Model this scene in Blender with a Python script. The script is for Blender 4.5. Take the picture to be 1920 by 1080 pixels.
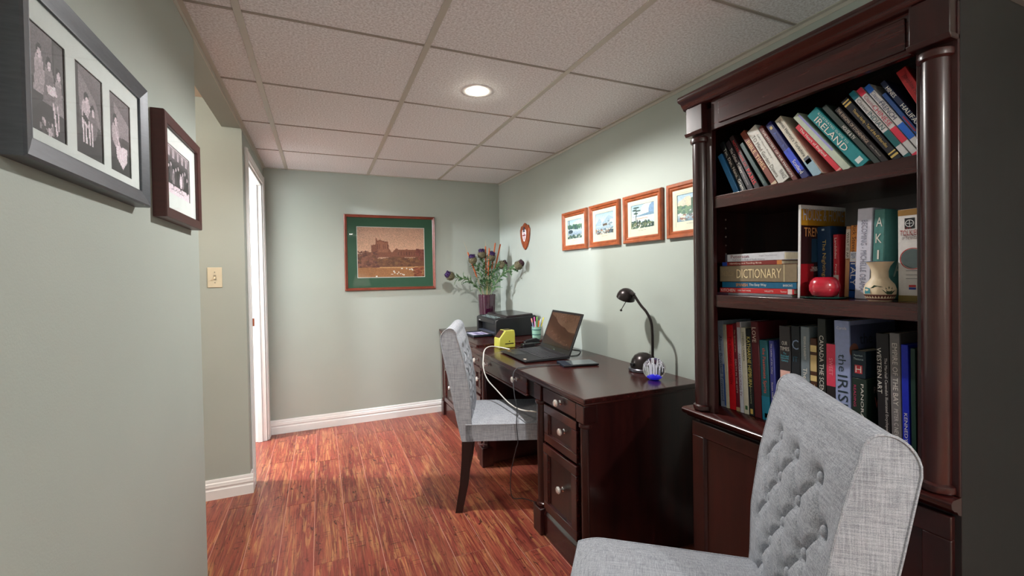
import bpy, bmesh, math, random
import numpy as np
from mathutils import Vector, Matrix
random.seed(7); RNG = np.random.RandomState(11)
S = bpy.context.scene; COL = S.collection
for o in list(bpy.data.objects): bpy.data.objects.remove(o)

# ------------------------------------------------------------------ room sizes (metres)
XL, XR, YB, H = -0.405, 1.632, 4.083, 2.157      # left wall, right wall, back wall, dropped ceiling
YREAR, CAMZ = -2.7, 1.26
YC, YSW = 1.95, 3.03                              # end of the left wall, wall with the light switch
HH = 2.30                                         # hall ceiling

# ------------------------------------------------------------------ camera
def cam_axes(yaw, pitch, roll):
    cy, sy, cp, sp = math.cos(yaw), math.sin(yaw), math.cos(pitch), math.sin(pitch)
    f = Vector((sy*cp, cy*cp, sp)); r = Vector((cy, -sy, 0)); u = r.cross(f)
    c, s = math.cos(roll), math.sin(roll)
    return r*c+u*s, -r*s+u*c, f
cr, cu, cf = cam_axes(0.4061, -0.0141, -0.0172)
cd = bpy.data.cameras.new('camera'); cam = bpy.data.objects.new('camera', cd); COL.objects.link(cam)
cam.matrix_world = Matrix(((cr.x, cu.x, -cf.x, 0), (cr.y, cu.y, -cf.y, 0), (cr.z, cu.z, -cf.z, CAMZ), (0, 0, 0, 1)))
cd.sensor_width = 36; cd.lens = 835.7/1920*36; cd.shift_y = (527.4-540)/1920; cd.clip_start = 0.03
S.camera = cam

# ------------------------------------------------------------------ world, light, exposure
W = bpy.data.worlds.new('world'); S.world = W; W.use_nodes = True
W.node_tree.nodes['Background'].inputs[0].default_value = (0.8, 0.85, 0.9, 1)
W.node_tree.nodes['Background'].inputs[1].default_value = 0.3
S.view_settings.view_transform = 'Standard'; S.view_settings.look = 'None'
S.view_settings.gamma = 1; S.view_settings.use_curve_mapping = False
S.view_settings.exposure = 0.78
LIGHTS = dict(down=56.0, rear_fill=72.0, side=190.0, hall=24.0, floor=58.0)

# ------------------------------------------------------------------ colour and material helpers
def lin(c):
    return tuple(((v/255)/12.92 if v <= 10 else (((v/255)+0.055)/1.055)**2.4) for v in c[:3])
MATS = {}
def mat(name, rgb=(128,128,128), rough=0.5, metal=0.0, spec=0.5, noise=0.0, nscale=20, bump=0.0, bscale=60, coat=0.0, emit=0.0, stretch=None):
    if name in MATS: return MATS[name]
    m = bpy.data.materials.new(name); m.use_nodes = True; nt = m.node_tree
    b = nt.nodes['Principled BSDF']; c = lin(rgb)
    b.inputs['Base Color'].default_value = (*c, 1); b.inputs['Roughness'].default_value = rough
    b.inputs['Metallic'].default_value = metal; b.inputs['Specular IOR Level'].default_value = spec
    b.inputs['Coat Weight'].default_value = coat; b.inputs['Coat Roughness'].default_value = 0.1
    if emit:
        b.inputs['Emission Color'].default_value = (*c, 1); b.inputs['Emission Strength'].default_value = emit
    tc = nt.nodes.new('ShaderNodeTexCoord'); src = tc.outputs['Object']
    if stretch:
        mp = nt.nodes.new('ShaderNodeMapping'); mp.inputs['Scale'].default_value = stretch
        nt.links.new(src, mp.inputs[0]); src = mp.outputs[0]
    if noise or not bump:
        n = nt.nodes.new('ShaderNodeTexNoise'); n.inputs['Scale'].default_value = nscale; n.inputs['Detail'].default_value = 4
        nt.links.new(src, n.inputs['Vector'])
        r = nt.nodes.new('ShaderNodeValToRGB'); k = noise or 0.04
        r.color_ramp.elements[0].position = 0.3; r.color_ramp.elements[1].position = 0.7
        r.color_ramp.elements[0].color = (*[max(0, v*(1-k)) for v in c], 1); r.color_ramp.elements[1].color = (*[min(1, v*(1+k)) for v in c], 1)
        nt.links.new(n.outputs['Fac'], r.inputs[0]); nt.links.new(r.outputs[0], b.inputs['Base Color'])
        if emit: nt.links.new(r.outputs[0], b.inputs['Emission Color'])
    if bump:
        n2 = nt.nodes.new('ShaderNodeTexNoise'); n2.inputs['Scale'].default_value = bscale; n2.inputs['Detail'].default_value = 3
        nt.links.new(src, n2.inputs['Vector'])
        bp = nt.nodes.new('ShaderNodeBump'); bp.inputs['Strength'].default_value = bump; bp.inputs['Distance'].default_value = 0.002
        nt.links.new(n2.outputs['Fac'], bp.inputs['Height']); nt.links.new(bp.outputs[0], b.inputs['Normal'])
    MATS[name] = m; return m
def flat(rgb, rough=0.55, spec=0.4):
    return mat('print_%d_%d_%d_%d' % (*rgb, int(rough*100)), rgb, rough, spec=spec, noise=0.06, nscale=90)
def vcol_mat(name, rough=0.6, emit=0.0):
    if name in MATS: return MATS[name]
    m = bpy.data.materials.new(name); m.use_nodes = True; nt = m.node_tree; b = nt.nodes['Principled BSDF']
    a = nt.nodes.new('ShaderNodeVertexColor'); a.layer_name = 'Col'
    nt.links.new(a.outputs[0], b.inputs['Base Color']); b.inputs['Roughness'].default_value = rough
    if emit:
        nt.links.new(a.outputs[0], b.inputs['Emission Color']); b.inputs['Emission Strength'].default_value = emit
    MATS[name] = m; return m
def glass_mat(name='pane_glass', tint=(1,1,1), rough=0.02):
    if name in MATS: return MATS[name]
    m = bpy.data.materials.new(name); m.use_nodes = True; nt = m.node_tree; nt.nodes.clear()
    out = nt.nodes.new('ShaderNodeOutputMaterial'); mx = nt.nodes.new('ShaderNodeMixShader')
    fr = nt.nodes.new('ShaderNodeFresnel'); fr.inputs[0].default_value = 1.25
    tr = nt.nodes.new('ShaderNodeBsdfTransparent'); tr.inputs[0].default_value = (*tint, 1)
    gl = nt.nodes.new('ShaderNodeBsdfGlossy'); gl.inputs['Roughness'].default_value = rough
    nt.links.new(fr.outputs[0], mx.inputs[0]); nt.links.new(tr.outputs[0], mx.inputs[1]); nt.links.new(gl.outputs[0], mx.inputs[2])
    nt.links.new(mx.outputs[0], out.inputs[0]); MATS[name] = m; return m

def wood_mat(name, dark, light, rough=0.28, scale=(6, 6, 60), coat=0.25, axis='Z'):
    """polished stained wood: fine grain running along one axis"""
    if name in MATS: return MATS[name]
    m = bpy.data.materials.new(name); m.use_nodes = True; nt = m.node_tree; b = nt.nodes['Principled BSDF']
    tc = nt.nodes.new('ShaderNodeTexCoord'); mp = nt.nodes.new('ShaderNodeMapping'); mp.inputs['Scale'].default_value = scale
    n = nt.nodes.new('ShaderNodeTexNoise'); n.inputs['Scale'].default_value = 3; n.inputs['Detail'].default_value = 6; n.inputs['Roughness'].default_value = 0.65
    r = nt.nodes.new('ShaderNodeValToRGB')
    r.color_ramp.elements[0].position = 0.32; r.color_ramp.elements[1].position = 0.72
    r.color_ramp.elements[0].color = (*lin(dark), 1); r.color_ramp.elements[1].color = (*lin(light), 1)
    nt.links.new(tc.outputs['Object'], mp.inputs[0]); nt.links.new(mp.outputs[0], n.inputs['Vector'])
    nt.links.new(n.outputs['Fac'], r.inputs[0]); nt.links.new(r.outputs[0], b.inputs['Base Color'])
    b.inputs['Roughness'].default_value = rough; b.inputs['Coat Weight'].default_value = coat; b.inputs['Coat Roughness'].default_value = 0.12
    bp = nt.nodes.new('ShaderNodeBump'); bp.inputs['Strength'].default_value = 0.08; bp.inputs['Distance'].default_value = 0.001
    nt.links.new(n.outputs['Fac'], bp.inputs['Height']); nt.links.new(bp.outputs[0], b.inputs['Normal'])
    MATS[name] = m; return m

# ------------------------------------------------------------------ mesh builder
class MB:
    def __init__(s): s.v = []; s.f = []; s.mi = []; s.cur = 0
    def add(s, vs, fs):
        o = len(s.v); s.v += [tuple(p) for p in vs]
        for f in fs: s.f.append(tuple(i+o for i in f)); s.mi.append(s.cur)
        return s
    def m(s, i): s.cur = i; return s
    def box(s, x0, x1, y0, y1, z0, z1):
        if x0 > x1: x0, x1 = x1, x0
        if y0 > y1: y0, y1 = y1, y0
        if z0 > z1: z0, z1 = z1, z0
        return s.add([(x0,y0,z0),(x1,y0,z0),(x1,y1,z0),(x0,y1,z0),(x0,y0,z1),(x1,y0,z1),(x1,y1,z1),(x0,y1,z1)],
              [(0,3,2,1),(4,5,6,7),(0,1,5,4),(1,2,6,5),(2,3,7,6),(3,0,4,7)])
    def prism(s, poly, origin, u, v, w, caps=True):
        """polygon in (u,v) extruded along vector w"""
        o, u, v, w = Vector(origin), Vector(u), Vector(v), Vector(w); n = len(poly)
        a = [o+u*p[0]+v*p[1] for p in poly]; b = [q+w for q in a]
        fs = [(i, (i+1) % n, n+(i+1) % n, n+i) for i in range(n)]
        if caps: fs += [tuple(range(n-1, -1, -1)), tuple(range(n, 2*n))]
        return s.add(a+b, fs)
    def lathe(s, prof, c=(0,0,0), seg=24, ax='Z', cap=True):
        vs = []; fs = []; n = len(prof)
        for r, z in prof:
            for i in range(seg):
                a = 2*math.pi*i/seg; p = (r*math.cos(a), r*math.sin(a), z)
                if ax == 'X': p = (p[2], p[0], p[1])
                elif ax == '-X': p = (-p[2], -p[0], p[1])
                elif ax == 'Y': p = (p[1], p[2], p[0])
                elif ax == '-Y': p = (p[0], -p[2], p[1])
                vs.append((p[0]+c[0], p[1]+c[1], p[2]+c[2]))
        for j in range(n-1):
            for i in range(seg):
                k = (i+1) % seg; fs.append((j*seg+i, j*seg+k, (j+1)*seg+k, (j+1)*seg+i))
        if cap: fs += [tuple(range(seg-1, -1, -1)), tuple(range((n-1)*seg, n*seg))]
        return s.add(vs, fs)
    def tube(s, pts, r, seg=8, cap=True):
        pts = [Vector(p) for p in pts]; n = len(pts)
        rs = r if isinstance(r, (list, tuple)) else [r]*n
        t0 = (pts[1]-pts[0]).normalized(); a = t0.orthogonal().normalized(); vs = []; fs = []
        for i, p in enumerate(pts):
            t = (pts[min(i+1, n-1)]-pts[max(i-1, 0)]).normalized()
            a = (a-t*a.dot(t)); a = a.normalized() if a.length > 1e-6 else t.orthogonal().normalized(); b = t.cross(a)
            for k in range(seg):
                an = 2*math.pi*k/seg; vs.append(p+(a*math.cos(an)+b*math.sin(an))*rs[i])
        for i in range(n-1):
            for k in range(seg):
                q = (k+1) % seg; fs.append((i*seg+k, i*seg+q, (i+1)*seg+q, (i+1)*seg+k))
        if cap: fs += [tuple(range(seg-1, -1, -1)), tuple(range((n-1)*seg, n*seg))]
        return s.add(vs, fs)
    def ball(s, c, r, seg=16, rings=10, sc=(1,1,1)):
        prof = [(max(1e-4, math.sin(math.pi*i/rings))*r, -math.cos(math.pi*i/rings)*r) for i in range(rings+1)]
        o = len(s.v); s.lathe(prof, (0,0,0), seg)
        for i in range(o, len(s.v)):
            p = s.v[i]; s.v[i] = (p[0]*sc[0]+c[0], p[1]*sc[1]+c[1], p[2]*sc[2]+c[2])
        return s
    def grid(s, P):
        """P[j][i] points"""
        nj, ni = len(P), len(P[0]); vs = [p for row in P for p in row]
        return s.add(vs, [(j*ni+i, j*ni+i+1, (j+1)*ni+i+1, (j+1)*ni+i) for j in range(nj-1) for i in range(ni-1)])
    def xf(s, M):
        s.v = [tuple(M @ Vector(p)) for p in s.v]; return s
    def build(s, name, mats, parent=None, smooth=False, bevel=0.0, seg=2, ang=35, loc=None, recalc=True):
        me = bpy.data.meshes.new(name); me.from_pydata(s.v, [], s.f)
        mats = mats if isinstance(mats, (list, tuple)) else [mats]
        for m_ in mats: me.materials.append(m_)
        if len(mats) > 1: me.polygons.foreach_set('material_index', s.mi)
        bm = bmesh.new(); bm.from_mesh(me); (bmesh.ops.recalc_face_normals(bm, faces=bm.faces) if recalc else None); bm.to_mesh(me); bm.free()
        if smooth or bevel:
            me.shade_smooth(); me.set_sharp_from_angle(angle=math.radians(ang))
        o = bpy.data.objects.new(name, me); COL.objects.link(o)
        if parent is not None: o.parent = parent
        if loc: o.location = loc
        if bevel:
            b = o.modifiers.new('bevel', 'BEVEL'); b.width = bevel; b.segments = seg; b.limit_method = 'ANGLE'; b.angle_limit = math.radians(40)
        return o

def thing(name, label, cat, loc=(0,0,0), rot=None, group=None):
    o = bpy.data.objects.new(name, None); COL.objects.link(o); o.empty_display_size = 0.05
    if isinstance(rot, Matrix):
        o.matrix_world = Matrix.Translation(loc) @ rot.to_4x4()
    else:
        o.location = loc
        if rot: o.rotation_euler = (0, 0, rot)
    tag(o, label, cat, group); return o
def tag(o, label, cat=None, group=None, kind=None):
    if label: o['label'] = label
    if cat: o['category'] = cat
    if group: o['group'] = group
    if kind: o['kind'] = kind
    return o
def struct(o): o['kind'] = 'structure'; return o
def dup(o, parent=None):
    c = o.copy(); COL.objects.link(c); c.parent = parent
    for ch in list(o.children): dup(ch, c)
    return c

# ------------------------------------------------------------------ lettering: collected, then converted in one go
TEXTS = []
def text(s, parent, origin, right, up, length, height, m, name='lettering', spacing=1.0):
    """flat lettering centred on origin; reading direction right, letters standing towards up"""
    cu_ = bpy.data.curves.new('t', 'FONT'); cu_.body = s; cu_.align_x = 'CENTER'; cu_.align_y = 'CENTER'
    cu_.resolution_u = 2; cu_.space_character = spacing; cu_.space_line = 0.9
    ob = bpy.data.objects.new('t', cu_); COL.objects.link(ob)
    TEXTS.append((ob, parent, Vector(origin), Vector(right).normalized(), Vector(up).normalized(), length, height, m, name))
def flush_texts():
    bpy.context.view_layer.update(); dg = bpy.context.evaluated_depsgraph_get()
    groups = {}
    for ob, parent, o, r, u, L, h, m, name in TEXTS:
        me = bpy.data.meshes.new_from_object(ob.evaluated_get(dg))
        if not len(me.vertices): continue
        co = np.zeros(len(me.vertices)*3); me.vertices.foreach_get('co', co); co = co.reshape(-1, 3)
        mn, mx = co.min(0), co.max(0); c = (mn+mx)/2; d = np.maximum(mx-mn, 1e-4)
        pts = [tuple(o+r*((p[0]-c[0])/d[0]*L)+u*((p[1]-c[1])/d[1]*h)) for p in co]
        key = (parent.name, m.name, name)
        g = groups.setdefault(key, (parent, m, name, MB()))
        g[3].add(pts, [tuple(p.vertices) for p in me.polygons]); bpy.data.meshes.remove(me)
    for ob, *_ in TEXTS:
        d = ob.data; bpy.data.objects.remove(ob); bpy.data.curves.remove(d)
    for parent, m, name, mb in groups.values():
        me = bpy.data.meshes.new(name); me.from_pydata(mb.v, [], mb.f); me.materials.append(m)
        o = bpy.data.objects.new(name, me); COL.objects.link(o); o.parent = parent
    TEXTS.clear()

# ------------------------------------------------------------------ small raster painter for printed pictures
class Paint:
    def __init__(s, w, h, bg):
        s.w, s.h = w, h; s.a = np.zeros((h, w, 3)); s.a[:] = bg
        s.Y, s.X = np.mgrid[0:h, 0:w]; s.X = (s.X+.5)/w; s.Y = 1-(s.Y+.5)/h      # x right, y up, 0..1
    def vgrad(s, y0, y1, c0, c1, x0=0, x1=1):
        t = np.clip((s.Y-y0)/(y1-y0), 0, 1)[..., None]; mk = (s.Y >= y0) & (s.Y <= y1) & (s.X >= x0) & (s.X <= x1)
        s.a[mk] = (np.array(c0)*(1-t)+np.array(c1)*t)[mk]; return s
    def rect(s, x0, y0, x1, y1, c): s.a[(s.X >= x0) & (s.X <= x1) & (s.Y >= y0) & (s.Y <= y1)] = c; return s
    def ell(s, cx, cy, rx, ry, c): s.a[((s.X-cx)/rx)**2+((s.Y-cy)/ry)**2 <= 1] = c; return s
    def poly(s, pts, c):
        ins = np.zeros(s.X.shape, bool); n = len(pts)
        for i in range(n):
            x1, y1 = pts[i]; x2, y2 = pts[(i+1) % n]
            if y1 == y2: continue
            k = ((y1 > s.Y) != (y2 > s.Y)) & (s.X < (x2-x1)*(s.Y-y1)/(y2-y1)+x1); ins ^= k
        s.a[ins] = c; return s
    def line(s, x1, y1, x2, y2, wd, c):
        dx, dy = x2-x1, y2-y1; t = np.clip(((s.X-x1)*dx+(s.Y-y1)*dy)/(dx*dx+dy*dy+1e-9), 0, 1)
        s.a[np.hypot(s.X-x1-t*dx, s.Y-y1-t*dy) < wd] = c; return s
    def blobs(s, x0, y0, x1, y1, n, r, cols, seed=1):
        g = np.random.RandomState(seed)
        for _ in range(n):
            c = cols[g.randint(len(cols))]; q = r*(0.5+g.rand())
            s.ell(x0+(x1-x0)*g.rand(), y0+(y1-y0)*g.rand(), q, q*0.8, c)
        return s
    def grain(s, k, seed=3):
        g = np.random.RandomState(seed); s.a = np.clip(s.a*(1+k*(g.rand(s.h, s.w, 1)-.5)*2), 0, 255); return s
    def build(s, name, parent, w, h, cx=0, cy=0, z=0, m=None, M=None):
        """flat sheet in the parent's xy plane"""
        xs = np.linspace(-w/2, w/2, s.w+1)+cx; ys = np.linspace(h/2, -h/2, s.h+1)+cy
        vs = [(x, y, z) for y in ys for x in xs]; n = s.w+1
        if M is not None: vs = [tuple(M @ Vector(v)) for v in vs]
        fs = [(j*n+i, (j+1)*n+i, (j+1)*n+i+1, j*n+i+1) for j in range(s.h) for i in range(s.w)]
        me = bpy.data.meshes.new(name); me.from_pydata(vs, [], fs)
        at = me.color_attributes.new('Col', 'FLOAT_COLOR', 'CORNER')
        c = np.clip(s.a, 0, 255)/255; c = np.where(c <= 0.04045, c/12.92, ((c+0.055)/1.055)**2.4).reshape(-1, 3)
        c = np.concatenate([c, np.ones((len(c), 1))], 1); at.data.foreach_set('color', np.repeat(c, 4, 0).ravel())
        me.materials.append(m or vcol_mat('printed_paper'))
        o = bpy.data.objects.new(name, me); COL.objects.link(o); o.parent = parent; return o

def basis(normal, up=(0,0,1)):
    n, u = Vector(normal), Vector(up); r = u.cross(n)
    return Matrix(((r.x, u.x, n.x), (r.y, u.y, n.y), (r.z, u.z, n.z)))
# ------------------------------------------------------------------ surface materials
M_WALL = mat('wall_paint', (169,177,170), 0.6, spec=0.3, noise=0.02, nscale=3, bump=0.12, bscale=240)
M_WHITE = mat('white_trim_paint', (232,232,232), 0.35, noise=0.015)
M_GRID = mat('ceiling_grid_metal', (190,188,178), 0.45, noise=0.02); M_GRIDX = mat('ceiling_crossbar_metal', (150,142,134), 0.5, noise=0.02)
M_SLAB = mat('joint_grout', (194,148,134), 0.7, noise=0.05)
def tile_mat():
    m = bpy.data.materials.new('acoustic_tile'); m.use_nodes = True; nt = m.node_tree; b = nt.nodes['Principled BSDF']
    tc = nt.nodes.new('ShaderNodeTexCoord'); n = nt.nodes.new('ShaderNodeTexNoise')
    n.inputs['Scale'].default_value = 120; n.inputs['Detail'].default_value = 5; n.inputs['Roughness'].default_value = 0.7
    r = nt.nodes.new('ShaderNodeValToRGB'); r.color_ramp.elements[0].position = 0.36; r.color_ramp.elements[1].position = 0.6
    r.color_ramp.elements[0].color = (*lin((200,199,200)), 1); r.color_ramp.elements[1].color = (*lin((244,246,249)), 1)
    bp = nt.nodes.new('ShaderNodeBump'); bp.inputs['Strength'].default_value = 0.5; bp.inputs['Distance'].default_value = 0.003
    nt.links.new(tc.outputs['Object'], n.inputs['Vector']); nt.links.new(n.outputs['Fac'], r.inputs[0])
    nt.links.new(r.outputs[0], b.inputs['Base Color']); nt.links.new(n.outputs['Fac'], bp.inputs['Height']); nt.links.new(bp.outputs[0], b.inputs['Normal'])
    b.inputs['Roughness'].default_value = 0.9; return m
M_TILE = tile_mat()
def plank_mat():
    m = bpy.data.materials.new('laminate_plank'); m.use_nodes = True; nt = m.node_tree; L = nt.links.new; b = nt.nodes['Principled BSDF']
    tc = nt.nodes.new('ShaderNodeTexCoord'); oi = nt.nodes.new('ShaderNodeObjectInfo')
    sc = nt.nodes.new('ShaderNodeMath'); sc.operation = 'MULTIPLY'; sc.inputs[1].default_value = 53.0; L(oi.outputs['Random'], sc.inputs[0])
    cx = nt.nodes.new('ShaderNodeCombineXYZ'); L(sc.outputs[0], cx.inputs[0]); L(sc.outputs[0], cx.inputs[1]); L(sc.outputs[0], cx.inputs[2])
    add = nt.nodes.new('ShaderNodeVectorMath'); L(tc.outputs['Object'], add.inputs[0]); L(cx.outputs[0], add.inputs[1])
    def noise(scale, s, det, ro, dist=0.0):
        mp = nt.nodes.new('ShaderNodeMapping'); mp.inputs['Scale'].default_value = scale; L(add.outputs[0], mp.inputs[0])
        n = nt.nodes.new('ShaderNodeTexNoise'); n.inputs['Scale'].default_value = s; n.inputs['Detail'].default_value = det
        n.inputs['Roughness'].default_value = ro; n.inputs['Distortion'].default_value = dist; L(mp.outputs[0], n.inputs['Vector']); return n.outputs['Fac']
    def ramp(f, stops):
        r = nt.nodes.new('ShaderNodeValToRGB'); e = r.color_ramp.elements
        while len(e) < len(stops): e.new(0.5)
        for q, (p, c) in zip(e, stops): q.position = p; q.color = (*(lin(c) if isinstance(c, tuple) else (c, c, c)), 1)
        L(f, r.inputs[0]); return r.outputs[0]
    def mix(a, bb, f, mode='MIX'):
        x = nt.nodes.new('ShaderNodeMix'); x.data_type = 'RGBA'; x.blend_type = mode
        L(f, x.inputs[0]); 
        if isinstance(a, tuple): x.inputs[6].default_value = (*lin(a), 1)
        else: L(a, x.inputs[6])
        if isinstance(bb, tuple): x.inputs[7].default_value = (*lin(bb), 1)
        else: L(bb, x.inputs[7])
        return x.outputs[2]
    base = ramp(noise((8, 0.75, 1), 2.0, 4, 0.6, 0.9), [(0.28, (112,40,34)), (0.45, (146,60,46)), (0.6, (164,80,56)), (0.75, (188,120,76))])
    st = ramp(noise((34, 1.2, 1), 2.2, 6, 0.7, 2.2), [(0.40, 1.0), (0.52, 0.0)])
    c1 = mix(base, (70,26,24), mulf(nt, st, 0.6))
    ye = ramp(noise((17, 0.9, 1), 3.1, 4, 0.6, 1.6), [(0.52, 0.0), (0.64, 1.0)])
    c2 = mix(c1, (196,140,84), mulf(nt, ye, 0.6))
    rp = ramp(noise((5, 70, 1), 2.0, 2, 0.5, 0.3), [(0.56, 0.0), (0.66, 1.0)])
    rp2 = ramp(noise((9, 3, 1), 2.4, 1, 0.5), [(0.5, 0.0), (0.62, 1.0)])
    mm = nt.nodes.new('ShaderNodeMath'); mm.operation = 'MULTIPLY'; L(rp, mm.inputs[0]); L(rp2, mm.inputs[1])
    c3 = mix(c2, (70,28,24), mulf(nt, mm.outputs[0], 0.7))
    kn = ramp(noise((16, 4.5, 1), 2.6, 3, 0.65, 1.5), [(0.62, 0.0), (0.69, 1.0)])
    c4 = mix(c3, (40,16,18), mulf(nt, kn, 0.8))
    vr = nt.nodes.new('ShaderNodeMapRange'); vr.inputs['To Min'].default_value = 0.74; vr.inputs['To Max'].default_value = 1.08; L(oi.outputs['Random'], vr.inputs['Value'])
    hs = nt.nodes.new('ShaderNodeHueSaturation'); hs.inputs['Saturation'].default_value = 0.95; L(vr.outputs[0], hs.inputs['Value']); L(c4, hs.inputs['Color']); c4 = hs.outputs[0]
    L(c4, b.inputs['Base Color']); b.inputs['Roughness'].default_value = 0.32; b.inputs['Specular IOR Level'].default_value = 0.4
    bp = nt.nodes.new('ShaderNodeBump'); bp.inputs['Strength'].default_value = 0.15; bp.inputs['Distance'].default_value = 0.001
    L(st, bp.inputs['Height']); L(bp.outputs[0], b.inputs['Normal']); return m
def mulf(nt, f, k):
    q = nt.nodes.new('ShaderNodeMath'); q.operation = 'MULTIPLY'; q.inputs[1].default_value = k; nt.links.new(f, q.inputs[0]); return q.outputs[0]
M_PLANK = plank_mat()

# ------------------------------------------------------------------ floor: sub-floor with laminate planks
XFL = -2.4
fl = struct(MB().box(XFL, XR+0.1, YREAR-0.1, 4.5, -0.06, -0.0012).build('floor', M_SLAB))
PW, PL, GAP = 0.1455, 1.2, 0.0013
i0 = int(math.floor((XFL+0.345)/PW))
for i in range(i0, 14):
    x0 = -0.345+i*PW; x1 = min(x0+PW, XR)
    if x0 >= XR: break
    off = 2.23-0.05*(i if i > -4 else i % 5)+(0.57 if i % 2 else 0.0)
    k = int(math.floor((YREAR-off)/PL))
    y = off+k*PL
    while y < 4.45:
        a, b_ = max(y, YREAR), min(y+PL, 4.45)
        if b_-a > 0.05:
            hx, hy = (x1-x0)/2-GAP, (b_-a)/2-GAP
            MB().box(-hx, hx, -hy, hy, -0.0014, 0.0).build('plank', M_PLANK, fl, loc=((x0+x1)/2, (a+b_)/2, 0))
        y += PL

# ------------------------------------------------------------------ walls
def wall(name, *boxes):
    m = MB()
    for b_ in boxes: m.box(*b_)
    return struct(m.build(name, M_WALL))
DY0, DY1, DZ = 3.17, 3.955, 2.0                    # door opening in the left wall
wall('wall_left', (XL-0.1, XL, YREAR, YC, 0, H+0.05))
wall('wall_left_header', (XL-0.1, XL, YC, YSW, H-0.012, HH))
wall('wall_left_door', (XL-0.1, XL, YSW+0.1, DY0, 0, HH), (XL-0.1, XL, DY1, YB+0.4, 0, HH), (XL-0.1, XL, DY0, DY1, DZ, HH))
wall('wall_switch', (-2.3, XL, YSW, YSW+0.1, 0, HH))
wall('wall_back', (XL, XR+0.1, YB, YB+0.1, 0, HH))
wall('wall_right', (XR, XR+0.1, YREAR, YB, 0, HH))
wall('wall_rear', (XL-0.1, XR+0.1, YREAR-0.1, YREAR, 0, HH))
wall('wall_hall_left', (-2.4, -2.3, 0.7, YSW+0.1, 0, HH))
wall('wall_hall_end', (-2.3, XL-0.1, 0.7, 0.8, 0, HH))
wall('wall_side_room_left', (-2.4, -2.3, YSW+0.1, 4.5, 0, HH))
wall('wall_side_room_far', (-2.3, XL-0.1, 4.4, 4.5, 0, HH))
struct(MB().box(-2.4, XL-0.1, 0.7, 4.5, HH, HH+0.05).build('ceiling_hall', mat('hall_ceiling_paint', (226,206,186), 0.8, noise=0.02)))

# ------------------------------------------------------------------ dropped ceiling: lay-in tiles on a metal grid
ce = struct(MB().box(XL-0.1, XR+0.1, YREAR-0.1, YB+0.1, H+0.02, H+0.06).build('ceiling', mat('ceiling_deck', (150,145,140), 0.9)))
gx = [XL, -0.235, 0.401, 1.025, XR]
gy = [4.083, 3.503, 2.911, 2.323, 1.727, 1.091]
while gy[-1] > YREAR: gy.append(max(gy[-1]-0.6, YREAR))
LX, LY = 0.721, 2.065                               # recessed light
FILL_XY = (0.60, -1.55)  # position of the added fill downlight behind the camera
for a, b_ in zip(gx, gx[1:]):
    for y1, y0 in zip(gy, gy[1:]):
        m = MB(); ho = [p for p in ((LX, LY), FILL_XY) if a < p[0] < b_ and y0 < p[1] < y1]
        cxx, cyy = (a+b_)/2, (y0+y1)/2; hx, hy = (b_-a)/2-0.002, (y1-y0)/2-0.002
        if ho:                                       # tile cut out for the can light
            px, py = ho[0][0]-cxx, ho[0][1]-cyy; n = 32; R_ = 0.062; vs = []
            for zz in (0, 0.012):
                for k in range(n):
                    t = 2*math.pi*k/n; vs.append((px+R_*math.cos(t), py+R_*math.sin(t), zz))
                for k in range(n):
                    t = 2*math.pi*k/n; dx, dy = math.cos(t), math.sin(t)
                    s = min(((hx if dx > 0 else -hx)-px)/dx if abs(dx) > 1e-6 else 9, ((hy if dy > 0 else -hy)-py)/dy if abs(dy) > 1e-6 else 9)
                    vs.append((px+dx*s, py+dy*s, zz))
                # snap the nearest rim point to each corner
                base = len(vs)-n
                for qx in (-hx, hx):
                    for qy in (-hy, hy):
                        j = min(range(n), key=lambda q: (vs[base+q][0]-qx)**2+(vs[base+q][1]-qy)**2); vs[base+j] = (qx, qy, zz)
            fs = []
            for k in range(n):
                q = (k+1) % n
                fs += [(k, q, n+q, n+k), (2*n+k, 3*n+k, 3*n+q, 2*n+q), (k, 2*n+k, 2*n+q, q)]
            m.add(vs, fs)
        else: m.box(-hx, hx, -hy, hy, 0, 0.012)
        m.build('ceiling_tile', M_TILE, ce, loc=(cxx, cyy, H))
for x in gx[1:-1]:
    MB().box(-0.012, 0.012, YREAR, YB, H-0.004, H+0.02).build('grid_runner', M_GRID, ce, bevel=0.001, seg=1, loc=(x, 0, 0))
for y in gy[1:-1]:
    for a, b_ in zip(gx, gx[1:]):
        MB().box(a+0.012, b_-0.012, -0.006, 0.006, H-0.003, H+0.02).build('grid_crossbar', M_GRIDX, ce, bevel=0.001, seg=1, loc=(0, y, 0))
t1 = MB().box(XL, XL+0.02, YREAR, YB, H-0.004, H+0.001).box(XL, XL+0.003, YREAR, YB, H-0.022, H); struct(t1.build('trim_1', M_GRID))
struct(MB().box(XR-0.02, XR, YREAR, YB, H-0.004, H+0.001).box(XR-0.003, XR, YREAR, YB, H-0.018, H).build('trim_2', M_GRID))
struct(MB().box(XL+0.02, XR-0.02, YB-0.02, YB, H-0.004, H+0.001).build('trim_3', M_GRID))

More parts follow.
